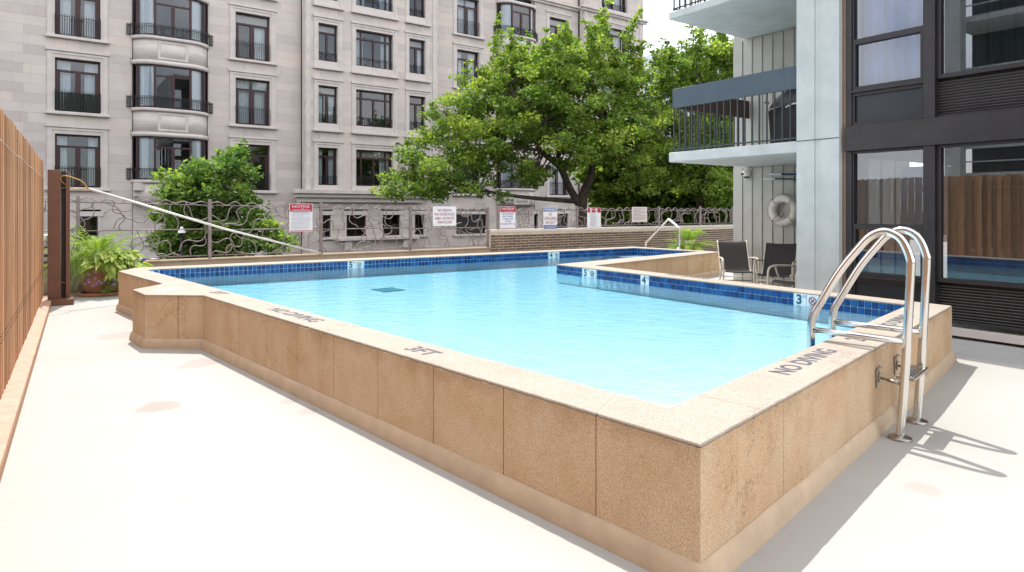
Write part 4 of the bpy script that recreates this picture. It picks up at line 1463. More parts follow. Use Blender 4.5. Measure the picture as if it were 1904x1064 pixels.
def build_bay(w_, first, last):
    W = w_['b'] - w_['a']; H = w_['z1'] - w_['z0']
    xc = (w_['a'] + w_['b']) / 2
    root = bpy.data.objects.new('bay_window', None); COL.objects.link(root)
    root.parent = bld
    root.location = (xc, -w_['off'], w_['z0'] + BZ)
    hw = W / 2; pr = 0.62
    NS = 24
    def arc(f, extra=0.0):        # f in 0..1 -> plan point: flat middle, rounded shoulders
        x = -hw + W * f
        u = abs(x) / hw
        y = -pr * (1 - max(0.0, (u - 0.42) / 0.58) ** 2.4) 
        return Vector((x * (1 + extra / hw), y - extra, 0))
    def shell(z0, z1, ex, th=0.1, f0=0.0, f1=1.0, n_=NS):
        q = MB()
        for i in range(n_):
            a, b_ = arc(f0 + (f1 - f0) * i / n_, ex), arc(f0 + (f1 - f0) * (i + 1) / n_, ex)
            ai, bi = arc(f0 + (f1 - f0) * i / n_, ex - th), arc(f0 + (f1 - f0) * (i + 1) / n_, ex - th)
            q.face([(a.x, a.y, z0), (b_.x, b_.y, z0), (b_.x, b_.y, z1), (a.x, a.y, z1)], True)
            q.face([(a.x, a.y, z1), (b_.x, b_.y, z1), (bi.x, bi.y, z1), (ai.x, ai.y, z1)])
            q.face([(ai.x, ai.y, z0), (bi.x, bi.y, z0), (b_.x, b_.y, z0), (a.x, a.y, z0)])
            q.face([(bi.x, bi.y, z0), (ai.x, ai.y, z0), (ai.x, ai.y, z1), (bi.x, bi.y, z1)], True)
        for f in (f0, f1):
            a = arc(f, ex); ai = arc(f, ex - th)
            q.face([(a.x, a.y, z0), (a.x, a.y, z1), (ai.x, ai.y, z1), (ai.x, ai.y, z0)])
        return q
    kk = ('bay', round(xc, 2))
    sp = FLR - H
    def spandrel():
        q = shell(-sp + 0.2, -0.16, 0.0, 0.35)
        # raised panel frame in the middle and course joints
        return q.mesh('spandrel', M['stone_trim'], weld=True)
    link('spandrel', once(('sp',) + kk, spandrel), root)
    def spframe():
        q = MB()
        for (f0, f1, z0, z1) in ((0.30, 0.70, -0.30, -0.22), (0.30, 0.70, -sp + 0.28, -sp + 0.36), (0.30, 0.335, -sp + 0.361, -0.301), (0.665, 0.70, -sp + 0.361, -0.301)):
            s_ = shell(z0, z1, 0.022, 0.03, f0, f1, 8)
            b0 = len(q.v); q.v += s_.v; q.f += [tuple(b0 + i for i in f_) for f_ in s_.f]; q.s += s_.s
        for k in range(1, 4):
            z = -sp + 0.2 + (sp - 0.36) * k / 4
            for (f0, f1) in ((0.03, 0.26), (0.74, 0.97)):
                s_ = shell(z - 0.006, z + 0.006, 0.004, 0.02, f0, f1, 6)
                b0 = len(q.v); q.v += s_.v; q.f += [tuple(b0 + i for i in f_) for f_ in s_.f]; q.s += s_.s
        return q.mesh('spandrel_panel', M['stone_trim'])
    link('spandrel_panel', once(('spf',) + kk, spframe), root)
    link('sill', once(('bs',) + kk, lambda: shell(-0.159, -0.001, 0.07, 0.4).mesh('sill', M['stone_trim'], weld=True)), root)
    link('lintel', once(('bl',) + kk, lambda: shell(H + 0.001, H + 0.199, 0.07, 0.5).mesh('lintel', M['stone_trim'], weld=True)), root)
    def frame():
        q = MB()
        fs = (0.045, 0.26, 0.5, 0.74, 0.955)
        for f in fs:
            a = arc(f, -0.03); t_ = 0.05 if f != 0.5 else 0.07
            ztop_ = H if f != 0.5 else H * 0.75
            q.box(a.x - t_, a.x + t_, a.y - 0.03, a.y + 0.05, 0, ztop_)
        for (z0, z1) in ((0.0, 0.06), (H - 0.07, H)):
            s_ = shell(z0, z1, -0.02, 0.06)
            b0 = len(q.v); q.v += s_.v; q.f += [tuple(b0 + i for i in f_) for f_ in s_.f]; q.s += s_.s
        s_ = shell(H * 0.75 - 0.04, H * 0.75 + 0.04, -0.02, 0.06, 0.26, 0.74, 6)
        b0 = len(q.v); q.v += s_.v; q.f += [tuple(b0 + i for i in f_) for f_ in s_.f]; q.s += s_.s
        for sg in (-1, 1):
            x = sg * (hw - 0.02)
            q.box(min(x, x + 0.04 * sg), max(x, x + 0.04 * sg), -0.10, 0.1, 0, H)
        return q.mesh('frame', M['mahogany'])
    link('frame', once(('bf',) + kk, frame), root)
    def bpane():
        q = MB()
        for (f0, f1, n_) in ((0.045, 0.26, 8), (0.26, 0.5, 1), (0.5, 0.74, 1), (0.74, 0.955, 8)):
            for i in range(n_):
                a, b_ = arc(f0 + (f1 - f0) * i / n_, -0.05), arc(f0 + (f1 - f0) * (i + 1) / n_, -0.05)
                q.face([(a.x, a.y, 0.05), (b_.x, b_.y, 0.05), (b_.x, b_.y, H - 0.05), (a.x, a.y, H - 0.05)], n_ > 1)
        return q.mesh('pane', M['clear'], weld=True)
    link('pane', once(('bp',) + kk, bpane), root)
    def rl():
        q = MB()
        for z in (0.04, 0.42, 0.50):
            s_ = shell(z, z + 0.022, 0.09, 0.022)
            b0 = len(q.v); q.v += s_.v; q.f += [tuple(b0 + i for i in f_) for f_ in s_.f]; q.s += s_.s
        for i in range(41):
            a = arc(i / 40, 0.08); q.box(a.x - 0.008, a.x + 0.008, a.y - 0.008, a.y + 0.008, 0.04, 0.52 if i not in (0, 40) else 0.6)
        for f in (0.12, 0.38, 0.62, 0.88):
            a = arc(f, 0.08); iron_scroll(q, a.x, 0.24, a.y, 0.13)
        for sg in (-1, 1):
            x = sg * (hw + 0.10); [q.box(x + sg * k_ * 0.045 - 0.01, x + sg * k_ * 0.045 + 0.01, -0.06, -0.04, 0.0, 0.55) for k_ in range(4)]; q.box(min(x, x + sg * 0.14), max(x, x + sg * 0.14), -0.06, -0.04, 0.46, 0.5); q.box(min(x, x + sg * 0.14), max(x, x + sg * 0.14), -0.06, -0.04, 0.03, 0.06); iron_scroll(q, x + sg * 0.07, 0.26, -0.05, 0.12)
        return q.mesh('railing', M['iron'])
    link('railing', once(('br',) + kk, rl), root)
    # curtains follow the shoulders
    for (f0, f1) in ((0.06, 0.25), (0.75, 0.94)):
        q = MB(); n_ = 22
        pts = [arc(f0 + (f1 - f0) * i / n_, -0.13 - 0.025 * math.sin(i * 1.7)) for i in range(n_ + 1)]
        for a, b_ in zip(pts[:-1], pts[1:]):
            q.face([(a.x, a.y, 0.08), (b_.x, b_.y, 0.08), (b_.x, b_.y, H - 0.05), (a.x, a.y, H - 0.05)], True)
        q.build('curtain', M['sheer'], root, weld=True)
    # side jamb stones of the recess
    q = MB()
    for sg in (-1, 1):
        x = sg * (hw + 0.02)
        q.box(min(x, x + sg * 0.06), max(x, x + sg * 0.06), -0.03, 0.35, -sp + 0.02, H + 0.3)
    q.build('jamb', M['stone_trim'], root)
for i_, w_ in enumerate(wins):
    if w_['kind'] == 'bay': build_bay(w_, w_['r'] == 1, False)
    else: build_window(w_, i_)
# foot of each bay column: the corbel under the lowest bay
for p0, p1 in ((250, 382), (925, 992)):
    a, b_ = bt(p0) - 0.08, bt(p1) + 0.08
    zb_ = surround_top(1) - 7 * CRS + 0.38
    q = MB()
    for k, (ex, z0, z1) in enumerate(((0.5, -0.35, 0.0), (0.34, -0.62, -0.351), (0.12, -0.85, -0.621), (-0.02, -6.0, -0.851))):
        q.box(a - 0.0, b_ + 0.0, -ex, 0.4, zb_ + z0 + BZ, zb_ + z1 + BZ)
    q.build('bay_corbel', M['stone_trim'], bld, bevel=0.03)
for q_ in lows:
    W = q_['t1'] - q_['t0']; H = q_['z1'] - q_['z0']
    root = bpy.data.objects.new('window', None); COL.objects.link(root); root.parent = bld
    root.location = (q_['t0'], -q_['off'], q_['z0'] + BZ)
    q = MB(); t_ = 0.06
    q.box(0, W, 0.12, 0.2, 0, t_); q.box(0, W, 0.12, 0.2, H - t_, H); q.box(0, t_, 0.12, 0.2, t_, H - t_); q.box(W - t_, W, 0.12, 0.2, t_, H - t_); q.box(W / 2 - 0.03, W / 2 + 0.03, 0.12, 0.2, t_, H - t_)
    q.build('frame', M['mahogany'], root)
    q = MB(); q.face([(0.02, 0.17, 0.02), (W - 0.02, 0.17, 0.02), (W - 0.02, 0.17, H - 0.02), (0.02, 0.17, H - 0.02)]); q.build('pane', M['clear'], root)
    q = MB()
    zb = q_['z0']
    q.box(-0.125, 0, -0.03, 0.3, 0, H); q.box(W, W + 0.125, -0.03, 0.3, 0, H); q.box(-0.2, W + 0.2, -0.06, 0.3, H + 0.001, H + 0.22)
    q.box(-0.2, W + 0.2, -0.10, 0.3, -0.14, -0.001)
    q.build('surround', M['stone_trim'], root)

# ================================================================== BUILDING ON THE RIGHT
RD = Vector((0.581, -0.814, 0)).normalized(); RP = Vector((5.23, 7.65, 0)); RA = math.atan2(RD.y, RD.x)
rb = empty('concrete_apartment_block', (RP.x, RP.y, 0), RA, 'pale concrete apartment block with bronze window frames and balconies beside the pool', 'building')
def rx(px, off=0.0):      # local x on the facade plane (off = metres nearer the pool)
    nrm = Vector((RD.y, -RD.x, 0))
    return on_line(px, RP + nrm * off, RD)
x_cl, x_cr = rx(1481, 0.10), rx(1563, 0.06)
TOP = 13.2
# column with a groove
q = MB()
q.box(x_cl, x_cl + 0.262, -0.10, 0.7, 0, TOP); q.box(x_cl + 0.262, x_cl + 0.345, -0.085, 0.7, 0, TOP); q.box(x_cl + 0.345, x_cr, -0.10, 0.7, 0, TOP)
q.build('column', M['concrete'], rb)
q = MB(); q.box(x_cl + 0.002, x_cr - 0.002, -0.104, -0.1, 2.555, 2.565); q.build('column_joint', M['dark_panel'], rb)
q = MB(); q.box(x_cr + 0.001, x_cr + 0.05, -0.02, 0.1, 0, TOP); q.build('edge_strip', M['edge_brown'], rb)
XR = 5.5
xs0 = x_cr + 0.05
xm0, xm1 = rx(1719.5), rx(1741)           # mullion between the two bays
STO = 2.45
q = MB(); q.box(xs0, XR, -0.05, 0.1, 0.0, 0.085); q.build('base_curb', M['cove'], rb)
q = MB(); q.box(xs0, XR, -0.10, 0.12, 0.12, 0.20); q.build('base_sill', M['stone_trim'], rb)
q = MB(); q.box(xs0, XR, -0.03, 0.1, 0.085, 0.12); q.build('base_gap', M['dark_panel'], rb)
def storey(zb, k):
    """one storey of bronze curtain wall; zb = z of the louvre foot"""
    z_l0, z_l1 = zb, zb + 0.44          # louvre / panel band
    z_g0, z_g1 = zb + 0.50, zb + 2.07   # glass
    def piece(name, mat, boxes, bevel=0.004):
        q = MB()
        for b_ in boxes: q.box(*b_)
        return q.build(name, M[mat], rb, bevel=bevel, bseg=1)
    # uprights
    piece('mullion', 'dark_frame', [(xm0, xm1, -0.05, 0.10, zb - 0.02, zb + 2.10)])
    piece('jamb', 'dark_frame', [(xs0 + 0.001, xs0 + 0.075, -0.02, 0.12, zb - 0.02, zb + 2.10)])
    # left bay: window of two sashes
    wroot = bpy.data.objects.new('window', None); COL.objects.link(wroot); wroot.parent = rb
    a, b_ = xs0 + 0.076, xm0 - 0.001
    zt = z_g0 + 0.60
    q = MB()
    for (x0, x1, z0, z1) in ((a, b_, z_g0 - 0.06, z_g0), (a, b_, z_g1, z_g1 + 0.03), (a, b_, zt - 0.035, zt + 0.035), (a, a + 0.04, z_g0, zt - 0.035), (b_ - 0.05, b_, z_g0, zt - 0.035), (a, a + 0.02, zt + 0.035, z_g1), (b_ - 0.02, b_, zt + 0.035, z_g1)):
        q.box(x0, x1, 0.0, 0.08, z0, z1)
    q.build('frame', M['dark_frame'], wroot, bevel=0.003, bseg=1)
    for (z0, z1, x0, x1) in ((z_g0, zt - 0.035, a + 0.04, b_ - 0.05), (zt + 0.035, z_g1, a + 0.02, b_ - 0.02)):
        q = MB(); q.face([(x0, 0.05, z0), (x1, 0.05, z0), (x1, 0.05, z1), (x0, 0.05, z1)]); q.build('pane', M['pale_glass'] if (k > 0 or z0 > zt) else M['front_glass'], wroot)
    if k > 0:
        link('curtain', curtain_mesh(b_ - a, z_g1 - z_g0, a, mat='skylit_sheer', folds=7, depth=0.10), wroot, (0, 0.22, z_g0))
    # panel below
    piece('spandrel_panel', 'dark_panel', [(a, b_, 0.03, 0.07, z_l0, z_g0 - 0.061)], 0)
    piece('panel_frame', 'dark_frame', [(a, b_, 0.0, 0.03, z_l0 - 0.02, z_l0 + 0.03), (a, b_, 0.0, 0.03, z_g0 - 0.12, z_g0 - 0.061), (a, a + 0.03, 0.0, 0.03, z_l0 + 0.03, z_g0 - 0.12), (b_ - 0.03, b_, 0.0, 0.03, z_l0 + 0.03, z_g0 - 0.12), (a - 0.02, b_ + 0.0, -0.04, 0.0, z_g0 - 0.075, z_g0 - 0.05)], 0)
    # right bay: one big pane over louvres
    wroot = bpy.data.objects.new('window', None); COL.objects.link(wroot); wroot.parent = rb
    a2 = xm1 + 0.001
    bays_ = [(a2, a2 + 1.9), (a2 + 2.02, a2 + 3.9)]
    q = MB()
    for (a, b_) in bays_:
        for (x0, x1, z0, z1) in ((a, b_, z_g0 - 0.05, z_g0), (a, b_, z_g1, z_g1 + 0.03), (a, a + 0.045, z_g0, z_g1), (b_ - 0.045, b_, z_g0, z_g1)):
            q.box(x0, x1, 0.0, 0.08, z0, z1)
    q.build('frame', M['dark_frame'], wroot, bevel=0.003, bseg=1)
    for (a, b_) in bays_:
        q = MB(); q.face([(a + 0.045, 0.05, z_g0), (b_ - 0.045, 0.05, z_g0), (b_ - 0.045, 0.05, z_g1), (a + 0.045, 0.05, z_g1)]); q.build('pane', M['front_glass'], wroot)
    if k > 0:
        link('curtain', curtain_mesh(bays_[0][1] - bays_[0][0], z_g1 - z_g0, a2, mat='green_curtain', folds=14, depth=0.06), wroot, (0, 0.35, z_g0))
    lou = bpy.data.objects.new('louvre', None); COL.objects.link(lou); lou.parent = rb
    sl = MB(); sl.box(0, 1.9, -0.012, 0.012, -0.0035, 0.0035, Matrix.Rotation(R(-38), 4, 'X'))
    slm = sl.mesh('slat', M['slat_grey'])
    for (a, b_) in bays_:
        nsl = 12
        for i in range(nsl):
            link('slat', slm, lou, (a, 0.035, z_l0 + 0.025 + i * (0.41 / nsl)))
    q = MB(); q.box(a2, a2 + 3.9, 0.09, 0.1, z_l0 - 0.02, z_l1 + 0.01); q.build('louvre_back', M['post_dark'], lou)
    q = MB(); q.box(a2 + 1.902, a2 + 2.018, -0.05, 0.1, zb - 0.02, zb + 2.10); q.build('post', M['dark_frame'], lou)
    # spandrel beam above
    piece('beam', 'dark_frame', [(xs0 + 0.001, XR, -0.065, 0.12, zb + 2.101, zb + 2.43)])
    # louvre bottom rail
    piece('bottom_rail', 'dark_frame', [(a2, XR, -0.01, 0.1, zb - 0.021, zb + 0.012)])
storey(0.27, 0)
storey(0.27 + STO, 1)
storey(0.27 + 2 * STO, 2)
q = MB(); q.box(xs0, XR, -0.06, 0.3, 0.27 + 3 * STO - 0.02, TOP); q.build('upper_wall', M['concrete'], rb)
# rooms behind
q = MB(); q.box(xs0, XR, 0.4, 6.0, -0.02, 0.05)
q.box(xs0, XR, 3.2, 3.3, 0.05, 2.30); q.box(xs0, XR, 0.13, 6.0, 2.31, 2.72)
q.build('room_shell', M['room'], rb)
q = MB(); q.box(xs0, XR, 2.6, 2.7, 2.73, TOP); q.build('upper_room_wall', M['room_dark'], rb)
q = MB(); q.box(xs0 + 0.16, xs0 + 0.75, 1.2, 1.22, 1.25, 2.2); q.build('notice_board', M['white'], rb)
q = MB(); q.box(xs0 + 1.9, xs0 + 2.9, 0.8, 1.4, 0.1, 1.02); q.box(xs0 + 1.8, xs0 + 3.0, 0.76, 1.44, 1.021, 1.07); q.build('counter', M['white'], rb)
# body of the block
XB = x_cl - 2.8
q = MB(); q.box(x_cl + 0.001, XR, 6.01, 14, 0, TOP); q.box(x_cl + 0.3, XR, 0.71, 14, TOP, TOP + 0.2); q.build('rear_wall', M['concrete'], rb)

# recessed siding wall with battens, both storeys
nrmR = Vector((RD.y, -RD.x, 0))
p_s = Vector((4.32, 12.6, 0)) - RP
ys = p_s.dot(-nrmR)                       # local y of the siding plane
xs_l = p_s.dot(RD)                        # its left end
q = MB(); q.box(xs_l + 0.002, x_cl + 0.4, ys + 0.012, ys + 0.25, 0, TOP); q.box(xs_l + 0.002, xs_l + 0.25, ys + 0.25, ys + 5, 0, TOP)
q.build('siding_core', M['siding'], rb)
bw = 0.212
for (z0, z1) in ((0.06, 2.385), (2.58, 4.83), (5.05, 9.0)):
    k = 0; x = xs_l
    while x < x_cl + 0.35:
        q = MB(); q.box(x + 0.0, x + bw - 0.002, ys, ys + 0.011, z0, z1); q.build('siding_panel', M['siding'], rb)
        q = MB(); q.box(x + bw - 0.012 - 0.012, x + bw + 0.012 - 0.012, ys - 0.022, ys - 0.0005, z0, z1); q.build('batten', M['siding'], rb)
        x += bw; k += 1
# balconies
yb0 = -0.06
x_b0 = rx(1243, 0.06)
def balcony(zs0, zs1, upper):
    b_root = bpy.data.objects.new('balcony', None); COL.objects.link(b_root); b_root.parent = rb
    q = MB(); q.box(x_b0, x_cl - 0.001, yb0, ys - 0.023, zs0, zs1); q.build('slab', M['concrete'], b_root, bevel=0.012, bseg=1)
    zr0, zr1 = zs1 + 0.755, zs1 + 1.085
    xr0 = x_b0 + 0.06; yr = yb0 + 0.05
    q = MB(); q.box(xr0, x_cl - 0.002, yr - 0.02, yr + 0.02, zr0, zr1); q.build('front_panel', M['slate_panel'], b_root, bevel=0.004, bseg=1)
    q = MB(); q.box(xr0, xr0 + 0.04, yr + 0.021, ys - 0.025, zr0, zr1); q.build('end_panel', M['end_brown'], b_root, bevel=0.004, bseg=1)
    q = MB(); q.box(xr0, x_cl - 0.002, yr - 0.012, yr + 0.012, zs1 + 0.04, zs1 + 0.062); q.box(xr0 + 0.008, xr0 + 0.032, yr, ys - 0.03, zs1 + 0.04, zs1 + 0.062); q.build('bottom_rail', M['rail_dark'], b_root)
    L = x_cl - xr0
    me = once(('bal', 0), lambda: (lambda q_: (q_.box(-0.0095, 0.0095, -0.0095, 0.0095, 0, 0.76), q_.mesh('baluster', M['rail_dark']))[1])(MB()))
    nb_ = 18
    for i in range(nb_ + 1):
        link('baluster', me, b_root, (xr0 + 0.02 + (L - 0.04) * i / nb_, yr, zs1))
    for i in range(1, 15):
        link('baluster', me, b_root, (xr0 + 0.02, yr + (ys - yr - 0.05) * i / 15, zs1))
balcony(2.405, 2.57, False)
balcony(4.855, 4.98, True)
balcony(7.30, 7.43, True)

# covered grill on the balcony
gc = rb.matrix_basis
def RW(x, y, z): 
    p = RP + RD * x + (-nrmR) * y; return Vector((p.x, p.y, z))
gl_ = RW(x_cl - 0.62, 1.15, 2.57)
grill = empty('covered_grill', gl_, RA, 'barbecue grill under a black cover on the balcony', 'grill')
q = MB()
rings = []
prof = [(0.0, 0.50, 0.24), (0.05, 0.52, 0.255), (0.5, 0.52, 0.26), (0.62, 0.53, 0.27), (0.74, 0.50, 0.26), (0.86, 0.42, 0.23), (0.95, 0.28, 0.17), (1.0, 0.12, 0.08), (1.01, 0.01, 0.01)]
SEG = 32
for (z, a, b_) in prof:
    ring = []
    for k in range(SEG):
        an = 2 * math.pi * k / SEG
        c, s = math.cos(an), math.sin(an)
        ex = 0.55
        fold = 1 + 0.035 * math.sin(k * 5 * 2 * math.pi / SEG + z * 5) * (1 if z < 0.8 else 0.3)
        ring.append((a * fold * math.copysign(abs(c) ** ex, c), b_ * fold * math.copysign(abs(s) ** ex, s), z))
    rings.append(ring)
for r0, r1_ in zip(rings[:-1], rings[1:]):
    for k in range(SEG):
        j = (k + 1) % SEG
        q.face([r0[k], r0[j], r1_[j], r1_[k]], True)
q.build('cover', M['black_cloth'], grill, weld=True)
q = MB(); q.tube(catmull([(-0.55, -0.1, 0.80), (-0.6, -0.16, 0.82), (-0.54, -0.22, 0.80)], 4), 0.02, 6); q.tube([(-0.5, -0.27, 0.62), (-0.38, -0.3, 0.66), (-0.2, -0.30, 0.69)], 0.008, 5); q.build('strap', M['dull_steel'], grill)
q = MB(); q.tube(catmull([(-0.14, -0.279, 0.66), (0.0, -0.284, 0.70), (0.1, -0.28, 0.69), (0.18, -0.275, 0.74)], 4), 0.014, 5); q.build('emblem', M['white'], grill)

# ------------------------------------------------------------------ things on the siding wall
def on_siding(px, py, off):
    p0 = RP + (-nrmR) * (ys - off)
    t = on_line(px, p0, RD); p = p0 + RD * t
    return Vector((p.x, p.y, zat(py, p.y)))
lr = on_siding(1457, 391, 0.10)
ring = empty('life_ring', lr, RA, 'white life ring buoy with rope hanging on the siding wall', 'life ring')
q = MB()
q.tube([(0.212 * math.cos(a), 0, 0.212 * math.sin(a)) for a in np.linspace(0, 2 * math.pi, 41)[:-1]], 0.068, 14, True); q.build('ring', M['ring_white'], ring)
q = MB()
for k in range(4):
    a = math.pi / 4 + k * math.pi / 2
    q.tube([(0.225 * math.cos(a) + 0.078 * math.cos(b_) * math.cos(a), 0.078 * math.sin(b_), 0.225 * math.sin(a) + 0.078 * math.cos(b_) * math.sin(a)) for b_ in np.linspace(0, 2 * math.pi, 13)[:-1]], 0.008, 5, True)
for k in range(4):
    a0_ = math.pi / 4 + k * math.pi / 2
    q.tube([((0.305 - 0.05 * math.sin((f)) ** 2 * 0 + 0.025 * math.sin(f * math.pi)) * math.cos(a0_ + f * math.pi / 2), -0.02, (0.305 + 0.025 * math.sin(f * math.pi)) * math.sin(a0_ + f * math.pi / 2)) for f in np.linspace(0, 1, 8)], 0.008, 5)
q.tube(catmull([(0.1, -0.08, 0.1), (0.03, -0.09, -0.05), (-0.12, -0.085, -0.2), (0.0, -0.09, -0.16), (0.12, -0.08, -0.05), (0.16, -0.08, 0.12)], 5), 0.008, 5)
q.tube(catmull([(0.02, 0.02, -0.29), (0.03, 0.06, -0.5), (0.02, 0.07, -0.8), (0.05, 0.07, -1.0)], 5), 0.007, 5)
q.build('rope', M['rope'], ring)
q = MB(); q.box(-0.02, 0.02, 0.0, 0.10, 0.17, 0.28); q.build('bracket', M['dull_steel'], ring)

cd = on_siding(1388, 324, 0.08)
dome = empty('security_camera', cd, RA, 'small dome security camera under the balcony', 'camera')
q = MB(); q.lathe([(0.0, 0.07), (0.06, 0.07), (0.075, 0.05), (0.082, 0.0), (0.075, -0.045)], 20); q.box(-0.05, 0.05, 0.03, 0.079, -0.01, 0.07); q.build('housing', M['white'], dome)
q = MB(); q.lathe([(0.0, -0.085), (0.03, -0.078), (0.055, -0.055), (0.066, -0.02)], 16); q.build('dome', M['post_dark'], dome)
q = MB(); q.lathe([(0.028, 0.0), (0.024, 0.02), (0.0, 0.028)], 12); ob = q.build('lens', M['post_dark'], dome); ob.location = (-0.035, -0.075, 0.0); ob.rotation_euler = (R(90), 0, 0)

for (py, mk, lab) in ((324, 'blue_pole', 'navy pool pole with clear tip, upper of two mounted on the siding'), (332.5, 'teal_pole', 'teal pool pole with clear tip, lower of two mounted on the siding')):
    p0 = on_siding(1454 if py < 330 else 1442, py, 0.16)
    pl = empty('pool_pole', p0, RA, lab, 'pole', 'pool poles on the siding wall')
    q = MB(); q.tube([(0, 0, 0), (1.0, 0, -0.06)], 0.018, 8); q.build('shaft', M[mk], pl)
    q = MB(); q.tube([(-0.20, 0, 0.012), (-0.17, 0, 0.01), (0.0, 0, 0.0)], [0.026, 0.022, 0.024], 8); q.tube([(-0.235, 0, 0.014), (-0.201, 0, 0.012)], 0.031, 8); q.build('tip', M['clear_tip'], pl)
    q = MB(); q.box(0.3, 0.33, 0.0, 0.15, -0.05, -0.01); q.build('bracket', M['dull_steel'], pl)

# fire extinguisher inside the lower window
fx = RW(rx(1598), 0.35, 0.95)
fe = empty('fire_extinguisher', fx, RA, 'red fire extinguisher behind the lower left window pane', 'fire extinguisher')
q = MB(); q.lathe([(0.0, 0.0), (0.055, 0.0), (0.06, 0.02), (0.06, 0.30), (0.045, 0.36), (0.02, 0.38), (0.0, 0.38)], 18); q.build('cylinder', M['red_paint'], fe)
q = MB(); q.box(-0.015, 0.015, -0.015, 0.015, 0.38, 0.42); q.box(-0.015, 0.10, -0.01, 0.01, 0.42, 0.435); q.build('handle', M['post_dark'], fe)
q = MB(); q.tube(catmull([(0.01, 0, 0.40), (0.11, 0, 0.34), (0.12, 0, 0.18), (0.14, 0, 0.1)], 5), 0.012, 6); q.build('hose', M['post_dark'], fe)

# ------------------------------------------------------------------ sling chairs
def chair(px, Y, face, label):
    X = (px - CX) / F * Y
    c = empty('patio_chair', (X, Y, deck_z(X, Y)), face, label, 'chair', 'sling chairs along the siding wall')
    # local: +y is the way the sitter faces
    sw = 0.25
    prof = [(0.24, 0.40), (0.20, 0.43), (0.0, 0.40), (-0.16, 0.385), (-0.22, 0.41), (-0.34, 0.60), (-0.47, 0.82), (-0.53, 0.905), (-0.58, 0.915)]
    cp = catmull([Vector((0, y, z)) for y, z in prof], 5)
    q = MB()
    for a, b_ in zip(cp[:-1], cp[1:]):
        n_ = 6
        for i in range(n_):
            x0, x1 = -sw + 2 * sw * i / n_, -sw + 2 * sw * (i + 1) / n_
            d0 = -0.012 * (1 - (x0 / sw) ** 2); d1 = -0.012 * (1 - (x1 / sw) ** 2)
            q.face([(x0, a.y, a.z + d0), (x1, a.y, a.z + d1), (x1, b_.y, b_.z + d1), (x0, b_.y, b_.z + d0)], True)
    q.build('sling', M['sling'], c, weld=True)
    for s in (-1, 1):
        q = MB(); q.tube([Vector((s * (sw + 0.012), p.y, p.z)) for p in cp], 0.014, 8); q.build('side_rail', M['chair_frame'], c)
        q = MB()
        x = s * (sw + 0.05)
        q.tube(catmull([(x, 0.26, 0.0), (x, 0.27, 0.35), (x, 0.265, 0.56), (x, 0.20, 0.63), (x, 0.05, 0.64), (x, -0.16, 0.63), (s * (sw + 0.02), -0.31, 0.62)], 5), 0.017, 8)
        q.build('arm', M['chair_frame'], c)
        q = MB(); q.tube(catmull([(x, 0.14, 0.64), (x, 0.06, 0.45), (x, -0.10, 0.2), (x, -0.26, 0.0)], 5), 0.016, 8); q.build('leg', M['chair_frame'], c)
    q = MB(); q.tube([(-sw - 0.05, 0.265, 0.33), (sw + 0.05, 0.265, 0.33)], 0.013, 6); q.tube([(-sw - 0.05, -0.12, 0.22), (sw + 0.05, -0.12, 0.22)], 0.013, 6); q.build('cross_tube', M['chair_frame'], c)
    return c
# +y of the chair turned to the facing direction
chair(1372, 11.6, R(172), 'brown sling chair at the pool arm end, leftmost of the row')
chair(1443, 10.9, R(148), 'brown sling chair below the life ring, middle of the row')
chair(1481, 9.75, R(108), 'brown sling chair half hidden behind the concrete column')

# ================================================================== PLANTS
def frond_mesh(L, w, npairs, droop, seed, mat):
    rs = random.Random(seed)
    q = MB()
    pts = []
    for i in range(npairs + 1):
        f = i / npairs
        pts.append(Vector((0, L * (f - 0.2 * droop * f * f), L * (0.62 * f - droop * f * f))))
    for i in range(npairs):
        p, p2 = pts[i], pts[i + 1]
        f = i / npairs
        ww = w * (math.sin(math.pi * min(1, 0.12 + f * 0.9)) ** 0.7) * rs.uniform(0.85, 1.1)
        d = (p2 - p)
        for s in (-1, 1):
            a = p; tip = p + Vector((s * ww, d.y * 1.2, d.z * 1.1 - ww * 0.18)); b_ = p2
            m1 = p.lerp(tip, 0.5) + d * 0.42 * 1.0
            m0 = p.lerp(tip, 0.5) - d * 0.2
            q.face([a, m0, tip, m1])
    q.tube(pts, 0.003, 3, False, False)
    return q.mesh('frond', mat)
pot_p = at(190, 547, 0.0)
pf = empty('potted_fern', (pot_p.x, pot_p.y, 0), 0, 'large bright fern with lilac flowers in a terracotta pot', 'potted plant')
q = MB(); q.lathe([(0.0, 0.0), (0.40, 0.0), (0.42, 0.02), (0.42, 0.05), (0.34, 0.055)], 28); q.build('saucer', M['terracotta'], pf)
q = MB(); q.lathe([(0.25, 0.056), (0.30, 0.15), (0.34, 0.32), (0.36, 0.44), (0.39, 0.45), (0.40, 0.52), (0.37, 0.53), (0.35, 0.50), (0.0, 0.50)], 28); q.build('pot', M['terracotta'], pf)
fm = [frond_mesh(0.62, 0.085, 13, 0.75, 1, M['fern']), frond_mesh(0.52, 0.075, 12, 0.95, 2, M['fern']), frond_mesh(0.72, 0.09, 14, 0.62, 3, M['fern'])]
for i in range(170):
    a = random.uniform(0, 2 * math.pi)
    tier = random.random()
    sc = random.uniform(0.8, 1.25)
    rr = random.uniform(0.02, 0.30)
    o = link('frond', fm[i % 3], pf, (rr * math.cos(a) - 0.08, rr * math.sin(a), 0.46 + 0.55 * tier * (1 - rr)), (R(random.uniform(-22, 12)) + (R(34) if tier > 0.72 else 0), R(random.uniform(-20, 20)), a - math.pi / 2))
    o.scale = (sc, sc, sc)
